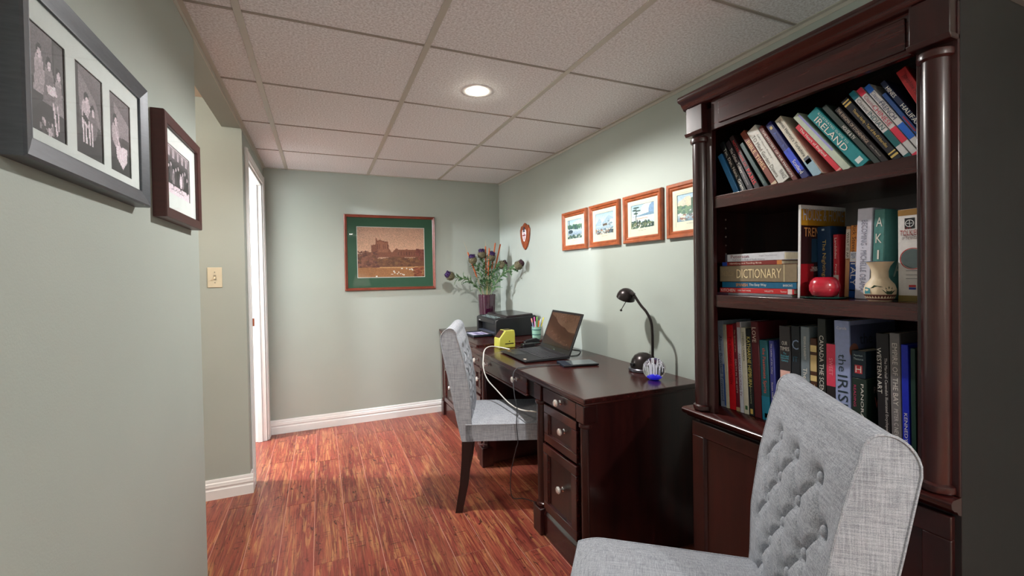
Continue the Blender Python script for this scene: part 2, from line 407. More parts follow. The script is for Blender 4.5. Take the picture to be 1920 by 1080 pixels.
# ------------------------------------------------------------------ baseboards (stepped profile)
BP = [(0,0), (0.017,0), (0.017,0.052), (0.013,0.058), (0.013,0.066), (0.016,0.072), (0.013,0.082), (0.013,0.088), (0.008,0.094), (0.008,0.104), (0.004,0.112), (0,0.112)]
def baseboard(name, p, q, n):
    p, q = Vector(p), Vector(q); return struct(MB().prism(BP, p, n, (0,0,1), q-p).build(name, M_WHITE, smooth=True, ang=30))
baseboard('baseboard_back', (XL, YB, 0), (XR, YB, 0), (0,-1,0))
baseboard('baseboard_right', (XR, YREAR, 0), (XR, YB-0.02, 0), (-1,0,0))
baseboard('baseboard_left', (XL, YREAR, 0), (XL, YC, 0), (1,0,0))
baseboard('baseboard_switch', (-2.2, YSW, 0), (XL+0.017, YSW, 0), (0,-1,0))
baseboard('baseboard_door_side', (XL, YSW+0.0, 0), (XL, DY0-0.07, 0), (1,0,0))
baseboard('baseboard_corner', (XL, DY1+0.07, 0), (XL, YB-0.017, 0), (1,0,0))

# ------------------------------------------------------------------ door opening with casing and jamb, door leaf open inside the side room
dr = bpy.data.objects.new('door_1', None); COL.objects.link(dr); struct(dr)
CW = 0.062
def casing(a, b_, z0, z1): MB().box(XL, XL+0.012, a, b_, z0, z1).box(XL, XL+0.017, a+(b_-a)*.25, b_-(b_-a)*.3, z0, z1).build('casing', M_WHITE, dr, bevel=0.003)
casing(DY0-CW, DY0, 0, DZ+CW); casing(DY1, DY1+CW, 0, DZ+CW)
MB().box(XL, XL+0.012, DY0, DY1, DZ, DZ+CW).box(XL, XL+0.017, DY0, DY1, DZ+0.018, DZ+0.046).build('casing', M_WHITE, dr, bevel=0.003)
MB().box(XL-0.1, XL, DY1-0.015, DY1, 0, DZ).box(XL-0.062, XL-0.03, DY1-0.027, DY1-0.015, 0, DZ).build('jamb', M_WHITE, dr, bevel=0.002)
MB().box(XL-0.1, XL, DY0, DY0+0.015, 0, DZ).box(XL-0.062, XL-0.03, DY0+0.015, DY0+0.027, 0, DZ).build('jamb', M_WHITE, dr, bevel=0.002)
MB().box(XL-0.1, XL, DY0+0.015, DY1-0.015, DZ-0.015, DZ).build('jamb', M_WHITE, dr, bevel=0.002)
MB().box(XL-0.095, XL-0.068, DY1-0.0165, DY1-0.015, 0.90, 0.96).build('strike_plate', mat('brass_plate', (120,62,40), 0.35, 0.8), dr)
MB().box(XL-0.105-0.76, XL-0.105, DY0+0.012, DY0+0.047, 0.012, DZ-0.02).build('door_leaf', M_WHITE, dr, bevel=0.002)

# ------------------------------------------------------------------ room lights, plus one unseen downlight added for fill
def lamp(name, typ, loc, power, col, parent=None, **k):
    d = bpy.data.lights.new(name, typ); d.energy = power; d.color = col
    for a, v in k.items(): setattr(d, a, v)
    o = bpy.data.objects.new(name, d); COL.objects.link(o); o.location = loc
    if parent is not None: o.parent = parent
    return o
M_BULB = mat('lit_bulb', (255,246,226), 0.4, emit=60.0)
def can_light(label, x, y, power, col=(1, 0.97, 0.94), rad=0.03):
    t = thing('recessed_light', label, 'ceiling light', (x, y, H))
    MB().lathe([(0.048,0.0), (0.072,-0.002), (0.078,0.0), (0.078,0.002), (0.062,0.003), (0.062,0.02), (0.048,0.02)], seg=32, cap=False).build('trim_ring', M_WHITE, t, smooth=True)
    MB().lathe([(0.0005,-0.016), (0.022,-0.013), (0.036,-0.004), (0.04,0.008), (0.04,0.018), (0.0005,0.018)], seg=24, cap=False).build('bulb', M_BULB, t, smooth=True)
    lamp('bulb_light', 'SPOT', (0, 0, -0.03), power, col, t, shadow_soft_size=rad, spot_size=math.radians(168), spot_blend=0.35)
    return t
can_light('lit recessed downlight in the textured ceiling tile above the desk chair', LX, LY, LIGHTS['down'])
can_light('added recessed fill downlight in the ceiling tile, unseen behind the camera', FILL_XY[0], FILL_XY[1], LIGHTS['rear_fill'])  # extra downlight added out of view to fill the room with light
fp = thing('floor_lamp', 'white shaded floor lamp at the end of the room opposite the castle picture', 'lamp', (0.80, -1.75, 0))
MB().lathe([(0.14,0), (0.14,0.015), (0.03,0.03), (0.0005,0.03)], seg=28).build('base', mat('dark_bronze_base', (52,46,46), 0.3, 0.6), fp, smooth=True)
MB().tube([(0,0,0.02), (0,0,1.2)], 0.012, 10).build('pole', mat('dark_bronze_base'), fp, smooth=True)
MB().lathe([(0.19,1.08), (0.12,1.34)], seg=32, cap=False).build('shade', mat('lit_lamp_shade', (250,238,220), 0.8, emit=2.5, noise=0.12, nscale=18), fp, smooth=True)
MB().ball((0,0,1.23), 0.03).build('bulb', M_BULB, fp, smooth=True)
lamp('lamp_bulb_light', 'POINT', (0, 0, 1.3), LIGHTS['floor'], (1, 0.95, 0.9), fp, shadow_soft_size=0.04)
sl = thing('dome_light', 'white glass dome light on the ceiling of the side room', 'ceiling light', (-1.65, 3.67, HH))
MB().lathe([(0.12,0.0), (0.12,-0.02), (0.105,-0.05), (0.07,-0.075), (0.0005,-0.085)], seg=28).build('dome', mat('lit_dome', (240,244,255), 0.4, emit=6.0), sl, smooth=True)
lamp('dome_bulb_light', 'POINT', (0, 0, -0.15), LIGHTS['side'], (0.9, 0.93, 1.0), sl, shadow_soft_size=0.04)
hl = thing('hall_dome_light', 'warm glass dome light on the ceiling of the hall', 'ceiling light', (-1.25, 1.9, HH))
MB().lathe([(0.12,0.0), (0.12,-0.02), (0.105,-0.05), (0.07,-0.075), (0.0005,-0.085)], seg=28).build('dome', mat('lit_warm_dome', (255,220,180), 0.4, emit=4.0), hl, smooth=True)
lamp('dome_bulb_light', 'POINT', (0, 0, -0.15), LIGHTS['hall'], (1.0, 0.9, 0.8), hl, shadow_soft_size=0.08)

# ------------------------------------------------------------------ light switch
sw = thing('light_switch', 'almond toggle light switch plate on the wall beside the doorway', 'light switch', (-0.556, YSW, 1.275), basis((0,-1,0)))
M_ALM = mat('almond_plastic', (214,204,178), 0.35)
MB().box(-0.036, 0.036, -0.058, 0.058, 0, 0.005).build('plate', M_ALM, sw, bevel=0.002)
MB().box(-0.006, 0.006, -0.014, 0.014, 0.005, 0.0065).build('slot', mat('almond_shadow', (150,140,120), 0.5), sw)
MB().prism([(0.005,-0.006), (0.005,0.006), (0.019,-0.006), (0.017,-0.011)], (-0.0045,0,0), (0,0,1), (0,1,0), (0.009,0,0)).build('toggle', M_ALM, sw, bevel=0.001)
for yy in (-0.03, 0.03): MB().lathe([(0.003,0.005), (0.003,0.0062)], (0,yy,0), 10).build('screw', mat('screw_steel', (150,146,138), 0.3, 0.9), sw)
# ------------------------------------------------------------------ framed pictures
M_PANE = glass_mat()
def moulding(w, h, fw, prof, m, parent, smooth=True):
    """four mitred rails; prof = (inset from the outer edge 0..1, height)"""
    for k in range(4):
        mb = MB(); vs = []; n = len(prof)
        hw, hh = w/2, h/2
        for e in (0, 1):
            for a, z in prof:
                d = a*fw
                if k == 0: p = ((-hw+d, hw-d)[e], hh-d)
                elif k == 1: p = (hw-d, (hh-d, -hh+d)[e])
                elif k == 2: p = ((hw-d, -hw+d)[e], -hh+d)
                else: p = (-hw+d, (-hh+d, hh-d)[e])
                vs.append((p[0], p[1], z))
        mb.add(vs, [(i, (i+1) % n, n+(i+1) % n, n+i) for i in range(n)]+[tuple(range(n)), tuple(range(n, 2*n))])
        mb.build('frame_rail', m, parent, smooth=smooth, ang=30)
def mat_board(w, h, holes, z, m, parent, name='mat_board', th=0.0015):
    """board with rectangular windows (x0,x1,y0,y1)"""
    xs = sorted({-w/2, w/2, *[q for o in holes for q in o[:2]]}); ys = sorted({-h/2, h/2, *[q for o in holes for q in o[2:]]})
    mb = MB()
    for a, b_ in zip(xs, xs[1:]):
        for c, d in zip(ys, ys[1:]):
            x, y = (a+b_)/2, (c+d)/2
            if any(o[0] < x < o[1] and o[2] < y < o[3] for o in holes): continue
            mb.box(a, b_, c, d, z, z+th)
    return mb.build(name, m, parent)
def backing(w, h, z, parent): MB().box(-w/2, w/2, -h/2, h/2, z, z+0.002).build('backing', mat('backing_card', (120,100,80), 0.8), parent)
def pane(w, h, z, parent): MB().add([(-w/2,-h/2,z), (w/2,-h/2,z), (w/2,h/2,z), (-w/2,h/2,z)], [(0,1,2,3)]).build('glass', M_PANE, parent, recalc=False)

# --- wide frame with three photographs on the left wall
PR1 = [(0,0), (0,0.028), (0.12,0.031), (0.5,0.028), (0.9,0.024), (1.0,0.024), (1.0,0.012), (0.9,0)]
f1 = thing('triple_photo_frame', 'wide dark silver frame holding three old black and white photographs', 'picture frame', (XL+0.001, 1.091, 1.580), basis((1,0,0)))
M_SILV = mat('pewter_frame', (74,78,84), 0.4, 0.35, noise=0.12, nscale=30, stretch=(1,8,1))
moulding(0.502, 0.284, 0.034, PR1, M_SILV, f1)
M_MATW = mat('white_mat_board', (232,238,236), 0.8)
ph = [(-0.210,-0.108), (-0.075,0.031), (0.064,0.169)]
mat_board(0.46, 0.24, [(a, b_, -0.09, 0.07) for a, b_ in ph], 0.018, M_MATW, f1)
backing(0.46, 0.24, 0.009, f1); pane(0.45, 0.23, 0.0212, f1)
g = lambda v: tuple(max(12, min(245, (v-112)*1.35+92))*k for k in (1.0, 0.93, 0.97))
def photo_a(seed):
    p = Paint(44, 66, g(112)); p.vgrad(0.35, 1, g(96), g(136)); p.vgrad(0, 0.36, g(58), g(84))
    p.poly([(0,0.12),(0.42,0.36),(1,0.3),(1,0.2),(0.4,0.2)], g(44)); return p
p = photo_a(1)
p.rect(0, 0.42, 0.3, 0.5, g(54)); p.rect(0.02, 0.34, 0.5, 0.42, g(70)); p.rect(0.66, 0.5, 1, 1, g(74)); p.rect(0.7, 0.62, 0.96, 0.95, g(104))
for cx, hy, dr_, hr in ((0.3, 0.78, 0.17, 190), (0.56, 0.72, 0.19, 150), (0.82, 0.68, 0.14, 168)):
    p.ell(cx, hy-0.2, dr_*0.72, 0.2, g(hr)); p.poly([(cx-dr_*.55,hy-.12),(cx+dr_*.55,hy-.12),(cx+dr_,hy-.4),(cx-dr_,hy-.4)], g(hr-14))
    p.ell(cx, hy, 0.075, 0.07, g(46)); p.ell(cx+0.01, hy-0.02, 0.05, 0.05, g(214))
p.poly([(0.48,0.5),(0.72,0.53),(0.78,0.44),(0.52,0.42)], g(236)); p.line(0.66,0.34,0.74,0.08,0.028,g(224)); p.line(0.78,0.34,0.8,0.12,0.022,g(206))
p.blobs(0.3,0.03,0.66,0.14,26,0.035,[g(200),g(150),g(90)],4); p.grain(.12); p.build('photograph', f1, 0.104, 0.162, -0.159, -0.010, 0.0172)
p = photo_a(2); p.poly([(0.1,0.95),(0.8,0.68),(0.95,0.4),(0.2,0.5)], g(150)); p.rect(0,0.3,0.16,1,g(66))
for cx, hy, hr in ((0.42, 0.66, 200), (0.64, 0.56, 132)):
    p.ell(cx, hy-0.16, 0.17, 0.17, g(hr)); p.ell(cx, hy+.01, 0.085, 0.065, g(44)); p.ell(cx+.02, hy-0.02, 0.055, 0.045, g(216))
for x in (0.28, 0.38, 0.5, 0.6): p.line(x, 0.4, x+0.02, 0.16, 0.026, g(228)); p.ell(x+0.03, 0.13, 0.045, 0.022, g(40))
p.poly([(0.3,0.5),(0.48,0.44),(0.46,0.36),(0.28,0.42)], g(50)); p.grain(.12, 5); p.build('photograph', f1, 0.108, 0.162, -0.022, -0.010, 0.0172)
p = photo_a(3); p.poly([(0.25,0.9),(0.95,0.72),(0.95,0.46),(0.3,0.5)], g(160)); p.rect(0.62,0.3,0.95,0.5,g(92))
p.ell(0.3, 0.5, 0.17, 0.16, g(186)); p.ell(0.3, 0.68, 0.1, 0.08, g(60)); p.ell(0.33, 0.66, 0.07, 0.055, g(208))
p.poly([(0.3,0.36),(0.86,0.38),(0.84,0.2),(0.62,0.08),(0.34,0.2)], g(226)); p.line(0.34,0.52,0.5,0.34,0.035,g(212)); p.grain(.12, 6)
p.build('photograph', f1, 0.107, 0.162, 0.1165, -0.010, 0.0172)

# --- brown frame beside it
f2 = thing('group_photo_frame', 'square-edged reddish brown frame with an old group photograph and caption', 'picture frame', (XL+0.001, 1.657, 1.577), basis((1,0,0)))
PR2 = [(0,0), (0,0.028), (0.06,0.031), (0.94,0.029), (1.0,0.026), (1.0,0.01), (0.9,0)]
moulding(0.386, 0.288, 0.030, PR2, mat('mahogany_frame', (66,26,23), 0.4, noise=0.15, nscale=16, stretch=(1,6,1)), f2)
mat_board(0.33, 0.232, [(-0.139, 0.098, -0.066, 0.072)], 0.018, M_MATW, f2); backing(0.33, 0.232, 0.012, f2); pane(0.33, 0.232, 0.0212, f2)
p = Paint(60, 44, g(226)); p.rect(0.02, 0.2, 0.98, 0.97, g(70)); p.vgrad(0.6, 0.97, g(84), g(150), 0.02, 0.98)
for i in range(9):
    x = 0.1+i*0.1; y = 0.56+0.07*math.sin(i*2.1); p.ell(x, y-0.16, 0.06, 0.18, g((60,110,150,90)[i % 4])); p.ell(x, y+.02, 0.034, 0.055, g(40)); p.ell(x+.004, y, 0.026, 0.042, g(206))
for i in range(5): p.rect(0.08+i*.19, 0.78, 0.16+i*.19, 0.95, g(190))
p.ell(0.62, 0.36, 0.05, 0.15, g(230)); p.rect(0.02, 0.2, 0.98, 0.235, g(56)); p.grain(.1, 8)
for i in range(14): p.line(0.2+i*.04, 0.1, 0.225+i*.04, 0.115+0.02*(i % 3), 0.006, g(120))
p.build('photograph', f2, 0.237, 0.138, -0.0205, 0.003, 0.0168)

# --- castle landscape on the back wall
f3 = thing('castle_picture', 'large picture of a castle and grazing sheep in a green mat and thin wood frame', 'picture frame', (0.588, YB-0.001, 1.476), basis((0,-1,0)))
PR3 = [(0,0), (0,0.018), (0.25,0.025), (0.55,0.019), (0.8,0.02), (1.0,0.014), (1.0,0.006), (0.9,0)]
moulding(0.786, 0.66, 0.024, PR3, mat('cherry_frame', (122,58,42), 0.35, noise=0.18, nscale=14), f3)
mat_board(0.745, 0.615, [(-0.292, 0.296, -0.22, 0.228)], 0.009, mat('green_mat_board', (62,104,82), 0.85, noise=0.05, nscale=300), f3)
mat_board(0.60, 0.46, [(-0.287, 0.291, -0.215, 0.223)], 0.0075, M_MATW, f3, 'mat_liner', 0.001); backing(0.745, 0.615, 0.004, f3); pane(0.742, 0.612, 0.0125, f3)
p = Paint(120, 92, (186,140,112)); p.vgrad(0.4, 1, (206,160,128), (176,132,108)); p.vgrad(0, 0.24, (150,92,44), (170,112,60))
sh = (128,66,42)
p.poly([(0.2,0.4),(0.2,0.64),(0.27,0.66),(0.265,0.78),(0.285,0.78),(0.29,0.73),(0.33,0.75),(0.36,0.73),(0.45,0.71),(0.46,0.58),(0.5,0.5),(0.54,0.55),(0.57,0.59),(0.6,0.56),(0.7,0.55),(0.72,0.57),(0.76,0.55),(0.86,0.55),(0.9,0.57),(1,0.56),(1,0.4)], sh)
p.poly([(0.28,0.7),(0.33,0.72),(0.44,0.69),(0.45,0.5),(0.3,0.5)], (150,84,56))
for i in range(6): p.rect(0.29+i*.028, 0.56, 0.298+i*.028, 0.66, (104,50,34))
for i in range(9): p.rect(0.6+i*.04, 0.44, 0.612+i*.04, 0.51, (96,46,32))
p.poly([(0,0.14),(0,0.42),(0.1,0.5),(0.2,0.5),(0.3,0.36),(0.55,0.42),(0.8,0.38),(1,0.44),(1,0.2)], (112,62,34))
p.blobs(0,0.16,0.3,0.52,120,0.022,[(92,44,34),(116,60,42),(138,76,52)],9); p.blobs(0.3,0.24,0.95,0.38,110,0.022,[(96,54,30),(128,78,38),(116,66,36)],10)
p.poly([(0.0,0.0),(0,0.2),(0.4,0.19),(1,0.22),(1,0)], (158,100,50)); p.poly([(0.25,0.2),(0.9,0.21),(0.9,0.185),(0.3,0.185)], (196,146,88))
p.blobs(0.84,0.0,1,0.2,40,0.025,[(120,52,30),(146,70,38)],13); p.blobs(0.88,0.36,1,0.56,40,0.022,[(110,44,34),(130,58,42)],14)
for x, y in ((.5,.06),(.53,.12),(.54,.09),(.58,.07),(.63,.07),(.66,.05),(.68,.04),(.65,.17),(.72,.17),(.77,.155),(.8,.16),(.81,.14),(.27,.02),(.6,.1)): p.ell(x, y, 0.013, 0.011, (236,224,206))
p.a = np.clip((0.78*p.a+0.22*p.a.mean(2, keepdims=True))*1.14+6, 0, 255); p.grain(.1, 15); p.build('printed_landscape', f3, 0.582, 0.442, 0.002, 0.004, 0.0073)

# --- four small engravings on the right wall
M_OAK = mat('honey_wood_frame', (150,78,44), 0.32, noise=0.25, nscale=10, stretch=(3,3,12), coat=0.3)
M_CREAM = mat('cream_mat_board', (200,200,180), 0.8)
PR4 = [(0,0), (0,0.016), (0.12,0.022), (0.45,0.02), (0.6,0.014), (0.8,0.016), (1,0.01), (1,0.005), (0.9,0)]
def engraving(k):
    sky = ((150,178,196), (196,206,206)); p = Paint(64, 66, (200,205,200)); p.vgrad(0.45, 1, sky[1], sky[0])
    if k == 0:
        p.vgrad(0, 0.48, (96,120,140), (176,190,200)); p.poly([(0.4,0.85),(0.75,0.95),(1,0.8),(1,0.5),(0.3,0.52)], (176,190,176)); p.blobs(0.02,0.5,1,0.72,90,0.05,[(60,96,84),(84,118,92),(52,82,78)],21)
        p.rect(0.08,0.5,0.13,0.98,(58,80,76)); p.blobs(0,0.0,0.95,0.18,70,0.045,[(50,78,74),(78,108,88),(170,180,170)],22); p.ell(0.2,0.38,0.16,0.1,(46,66,72))
    elif k == 1:
        p.poly([(0,0.5),(0.2,0.78),(0.4,0.55),(0.7,0.85),(1,0.7),(1,0.4),(0,0.4)], (150,172,186)); p.vgrad(0, 0.42, (104,130,150), (170,190,200)); p.poly([(0.4,0.48),(0.62,0.5),(0.66,0.4),(0.4,0.38)], (96,84,70))
        p.line(0.35,0.44,0.36,0.66,0.012,(236,230,214)); p.blobs(0,0.0,1,0.24,110,0.04,[(56,74,84),(190,196,190),(92,100,96),(150,120,100)],23); p.blobs(0.7,0.4,1,0.62,40,0.05,[(186,196,200),(120,140,150)],24)
    elif k == 2:
        p.ell(0.75,0.8,0.3,0.22,(206,212,214)); p.ell(0.95,0.7,0.2,0.3,(120,150,178)); p.poly([(0,0.5),(0.4,0.56),(0.8,0.62),(1,0.56),(1,0.48),(0,0.46)], (110,140,160)); p.vgrad(0.2, 0.5, (176,196,200), (206,214,210))
        p.rect(0.24,0.4,0.72,0.42,(180,150,120)); p.line(0.2,0.1,0.22,0.86,0.016,(60,70,60))
        for x, y, q in ((.22,.88,.14),(.14,.78,.1),(.3,.74,.12),(.2,.64,.1)): p.ell(x, y, q, 0.035, (54,76,66))
        p.blobs(0,0,1,0.3,120,0.04,[(56,84,72),(84,112,86),(110,120,90),(44,66,64)],25); p.line(0.26,0.12,0.26,0.36,0.02,(50,56,50)); p.line(0.36,0.12,0.36,0.34,0.018,(50,56,50))
    else:
        p.poly([(0,0.45),(0,0.7),(0.15,0.8),(0.3,0.9),(0.5,0.82),(0.8,0.74),(1,0.7),(1,0.45)], (190,186,170)); p.rect(0.05,0.5,0.18,0.78,(210,196,174)); p.rect(0.3,0.5,0.44,0.9,(206,192,168))
        p.blobs(0,0.26,1,0.55,110,0.05,[(70,106,84),(100,132,98),(60,92,86)],26); p.line(0.5,0.3,0.5,0.8,0.03,(56,88,72)); p.line(0.66,0.3,0.67,0.7,0.03,(60,92,74)); p.vgrad(0, 0.24, (90,118,138), (170,186,190))
        p.blobs(0.1,0.06,0.95,0.24,40,0.04,[(200,196,180),(80,94,96),(130,90,76)],27)
    return p.grain(.1, 30+k)
EL = ['engraving of a pond among dark trees, in the frame farthest from the bookcase', 'engraving of a sailing boat below pale mountains in a honey wood frame',
      'engraving of a palm tree before a wide bay in a honey wood frame', 'engraving of pale towers above a river, in the frame half behind the bookcase']
for k, yc in enumerate((2.662, 2.312, 1.957, 1.604)):
    t = thing('framed_engraving', 'small coloured '+EL[k], 'picture frame', (XR-0.001, yc, 1.5615), basis((-1,0,0)), 'row of framed engravings')
    moulding(0.316, 0.27, 0.036, PR4, M_OAK, t)
    mat_board(0.25, 0.205, [(-0.094, 0.094, -0.056, 0.075)], 0.0075, M_CREAM, t); mat_board(0.25, 0.205, [(-0.102, 0.102, -0.08, 0.083)], 0.009, M_CREAM, t, 'mat_border', 0.001)
    backing(0.25, 0.205, 0.002, t); pane(0.246, 0.2, 0.0105, t); engraving(k).build('engraved_print', t, 0.19, 0.133, 0, 0.0095, 0.0062)
    cm = MB()
    for q in range(9): cm.box(-0.032+q*0.0072, -0.032+q*0.0072+(0.0056, 0.004, 0.0062)[(q+k) % 3], -0.0695, -0.0672, 0.0092, 0.0094)
    cm.build('caption_line', flat((140,140,126)), t)['kind'] = 'stuff'

# --- shield plaque
pl = thing('shield_plaque', 'small carved wooden shield with a crest, hung near the corner above the flowers', 'plaque', (XR-0.001, 3.475, 1.59), basis((-1,0,0)))
def shield(s): return [(s*x, s*y) for x, y in ((0,-0.118),(0.04,-0.09),(0.072,-0.045),(0.09,0.01),(0.094,0.06),(0.078,0.075),(0.072,0.092),(0.04,0.094),(0.02,0.108),(0,0.116),(-0.02,0.108),(-0.04,0.094),(-0.072,0.092),(-0.078,0.075),(-0.094,0.06),(-0.09,0.01),(-0.072,-0.045),(-0.04,-0.09))]
M_SHD = mat('shield_wood', (140,66,32), 0.35, noise=0.35, nscale=14, stretch=(8,2,2))
MB().prism(shield(1), (0,0,0), (1,0,0), (0,1,0), (0,0,0.014)).build('board', M_SHD, pl, bevel=0.005)
cr_ = MB().prism([(x*.42, y*.5+.01) for x, y in shield(1)], (0,0,0.014), (1,0,0), (0,1,0), (0,0,0.003)).build('crest', flat((226,220,226)), pl, bevel=0.001)
MB().box(-0.03,0.03,0.004,0.012,0.0171,0.0174).box(-0.006,0.006,-0.03,0.03,0.0171,0.0174).build('crest_cross', flat((140,30,44)), pl)
MB().ball((0,0.058,0.016), 0.016, 12, 8, (1,1.5,0.4)).box(-0.02,0.02,0.036,0.044,0.014,0.018).build('crest_helm', flat((48,40,56)), pl, smooth=True)
# ------------------------------------------------------------------ dark cherry furniture
M_CH = wood_mat('dark_cherry', (27,8,9), (56,19,17), 0.28, (5,5,0.6))
M_CHY = wood_mat('dark_cherry_long', (34,11,11), (70,26,23), 0.24, (22,1.2,22))
M_CHX = wood_mat('dark_cherry_cross', (34,10,10), (68,23,19), 0.28, (1.2,22,22))
M_GROOVE = mat('painted_groove_shade', (16,6,7), 0.5)  # near-black colour puts shade into the gaps around drawers and doors
M_CHROME = mat('polished_nickel', (214,212,210), 0.16, 1.0)
M_KNOB = mat('clear_crystal_knob', (226,222,216), 0.08, 0.4, coat=0.6)
def knob(parent, x, y, z, s=1.0):
    """round faceted knob on a stem, pointing to -X"""
    k = MB().lathe([(0.0115*s,0), (0.0115*s,0.003*s), (0.006*s,0.005*s), (0.0045*s,0.016*s), (0.007*s,0.019*s)], (x,y,z), 16, '-X').build('knob_stem', M_CHROME, parent, smooth=True)
    MB().lathe([(0.006*s,0.018*s), (0.0155*s,0.022*s), (0.0165*s,0.027*s), (0.012*s,0.032*s), (0.0005,0.033*s)], (x,y,z), 12, '-X').build('knob', M_KNOB, parent, smooth=True, ang=20)
def panel_front(parent, name, x, y0, y1, z0, z1, fr, th=0.018, m=None, kn=None):
    """framed drawer or door front facing -X: four rails, a bead and a sunk panel"""
    m = m or M_CHY
    d = MB().box(x, x+th, y0, y1, z1-fr, z1).box(x, x+th, y0, y1, z0, z0+fr).box(x, x+th, y0, y0+fr, z0+fr, z1-fr).box(x, x+th, y1-fr, y1, z0+fr, z1-fr).build(name, m, parent, bevel=0.0025)
    b = fr+0.006
    MB().prism([(0,0), (0.009,0.006), (0.009,0)], (x+0.004, y0+fr, z0+fr), (1,0,0), (0,0,1), (0, y1-y0-2*fr, 0)).prism([(0,0), (0.009,-0.006), (0.009,0)], (x+0.004, y0+fr, z1-fr), (1,0,0), (0,0,1), (0, y1-y0-2*fr, 0)) \
        .prism([(0,0), (0.009,0.006), (0.009,0)], (x+0.004, y0+fr, z0+fr), (1,0,0), (0,1,0), (0,0,z1-z0-2*fr)).prism([(0,0), (0.009,-0.006), (0.009,0)], (x+0.004, y1-fr, z0+fr), (1,0,0), (0,1,0), (0,0,z1-z0-2*fr)).build('panel_bead', m, d)
    MB().box(x+0.011, x+th, y0+fr-0.001, y1-fr+0.001, z0+fr-0.001, z1-fr+0.001).build('panel', M_CH, d)
    if kn: knob(d, x+(0.011 if kn[2] else 0), kn[0], kn[1])
    return d
def column(parent, x, y, z0, z1, r):
    """half-round column with rings"""
    c = MB().lathe([(r*0.96,z0), (r,z0+0.05), (r,z1-0.05), (r*0.97,z1)], (x,y,0), 24).build('column', M_CH, parent, smooth=True)
    for z in (z0, z1):
        MB().lathe([(r*1.02,z-0.011), (r*1.22,z-0.007), (r*1.26,z), (r*1.22,z+0.007), (r*1.02,z+0.011)], (x,y,0), 24).build('column_ring', M_CHX, c, smooth=True)
    return c

# ------------------------------------------------------------------ writing desk
ZD, ZF = 0.757, 0.774
DX0, DX1 = 0.957, 1.588
dk = thing('writing_desk', 'long dark cherry desk with two drawer pedestals and crystal knobs', 'desk', (0,0,0))
DN, DF = 1.518, 2.968                                 # near and far ends
MB().box(DX0, DX1, DN, DF, ZD-0.022, ZD).build('desk_top', M_CHY, dk, bevel=0.004, seg=3)
MB().box(DX0+0.007, DX1-0.01, DN+0.008, DF-0.006, ZD-0.032, ZD-0.022).build('top_moulding', M_CHX, dk, bevel=0.003)
def pedestal(y0, y1, cols, drawers):
    zt = ZD-0.032
    MB().box(DX0+0.035, DX1-0.02, y0+0.008, y0+0.026, 0.02, zt).build('side_panel', M_CH, dk, bevel=0.002)
    MB().box(DX0+0.035, DX1-0.02, y1-0.026, y1-0.008, 0.02, zt).build('side_panel', M_CH, dk, bevel=0.002)
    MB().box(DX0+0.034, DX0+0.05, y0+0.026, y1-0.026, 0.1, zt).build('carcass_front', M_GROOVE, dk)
    MB().box(DX0+0.012, DX0+0.04, y0+0.05, y1-0.05, 0.0, 0.105).prism([(0,0.105), (0.012,0.125), (0.03,0.125), (0.03,0.105)], (DX0+0.012, y0+0.05, 0), (1,0,0), (0,0,1), (0,y1-y0-0.1,0)).build('base_rail', M_CHY, dk, bevel=0.002)
    for a, b_ in cols:
        MB().box(DX0+0.004, DX0+0.07, a, b_, zt-0.075, zt).build('corner_block', M_CH, dk, bevel=0.003)
        MB().box(DX0-0.008, DX0+0.07, a-0.004, b_+0.004, 0, 0.128).build('plinth', M_CH, dk, bevel=0.004)
        MB().box(DX0+0.028, DX0+0.06, a, b_, 0.128, zt-0.07).build('stile', M_CH, dk)
        column(dk, DX0+0.034, (a+b_)/2, 0.139, zt-0.086, (b_-a)*0.42)
    a, b_ = drawers
    t = MB().box(DX0+0.012, DX0+0.034, a-0.004, b_+0.004, zt-0.072, zt-0.004).build('drawer_front', M_CHY, dk, bevel=0.003); knob(t, DX0+0.012, (a+b_)/2-0.02, zt-0.036)
    panel_front(dk, 'drawer_front', DX0+0.014, a, b_, 0.462, zt-0.084, 0.04, 0.02, kn=((a+b_)/2-0.03, 0.562, 1))
    panel_front(dk, 'drawer_front', DX0+0.008, a-0.003, b_+0.003, 0.133, 0.452, 0.042, 0.026, kn=((a+b_)/2-0.02, 0.30, 1))
pedestal(DN+0.008, 1.992, ((DN+0.012, DN+0.07), (1.915, 1.985)), (1.606, 1.90))
pedestal(2.742, DF-0.006, ((2.748, 2.806),), (2.822, 2.95))
MB().box(DX1-0.03, DX1-0.014, 1.98, 2.75, 0.32, ZD-0.032).build('modesty_panel', M_CH, dk)
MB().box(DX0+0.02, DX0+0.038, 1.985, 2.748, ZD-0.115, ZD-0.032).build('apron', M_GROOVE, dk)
cdw = MB().box(DX0+0.006, DX0+0.022, 2.075, 2.735, ZD-0.112, ZD-0.03).build('drawer_front', M_CHY, dk, bevel=0.003)
MB().box(DX0+0.002, DX0+0.022, 2.073, 2.737, ZD-0.122, ZD-0.112).build('drawer_lip', M_CHY, cdw, bevel=0.003)
knob(cdw, DX0+0.006, 2.20, ZD-0.06); knob(cdw, DX0+0.006, 2.655, ZD-0.06)

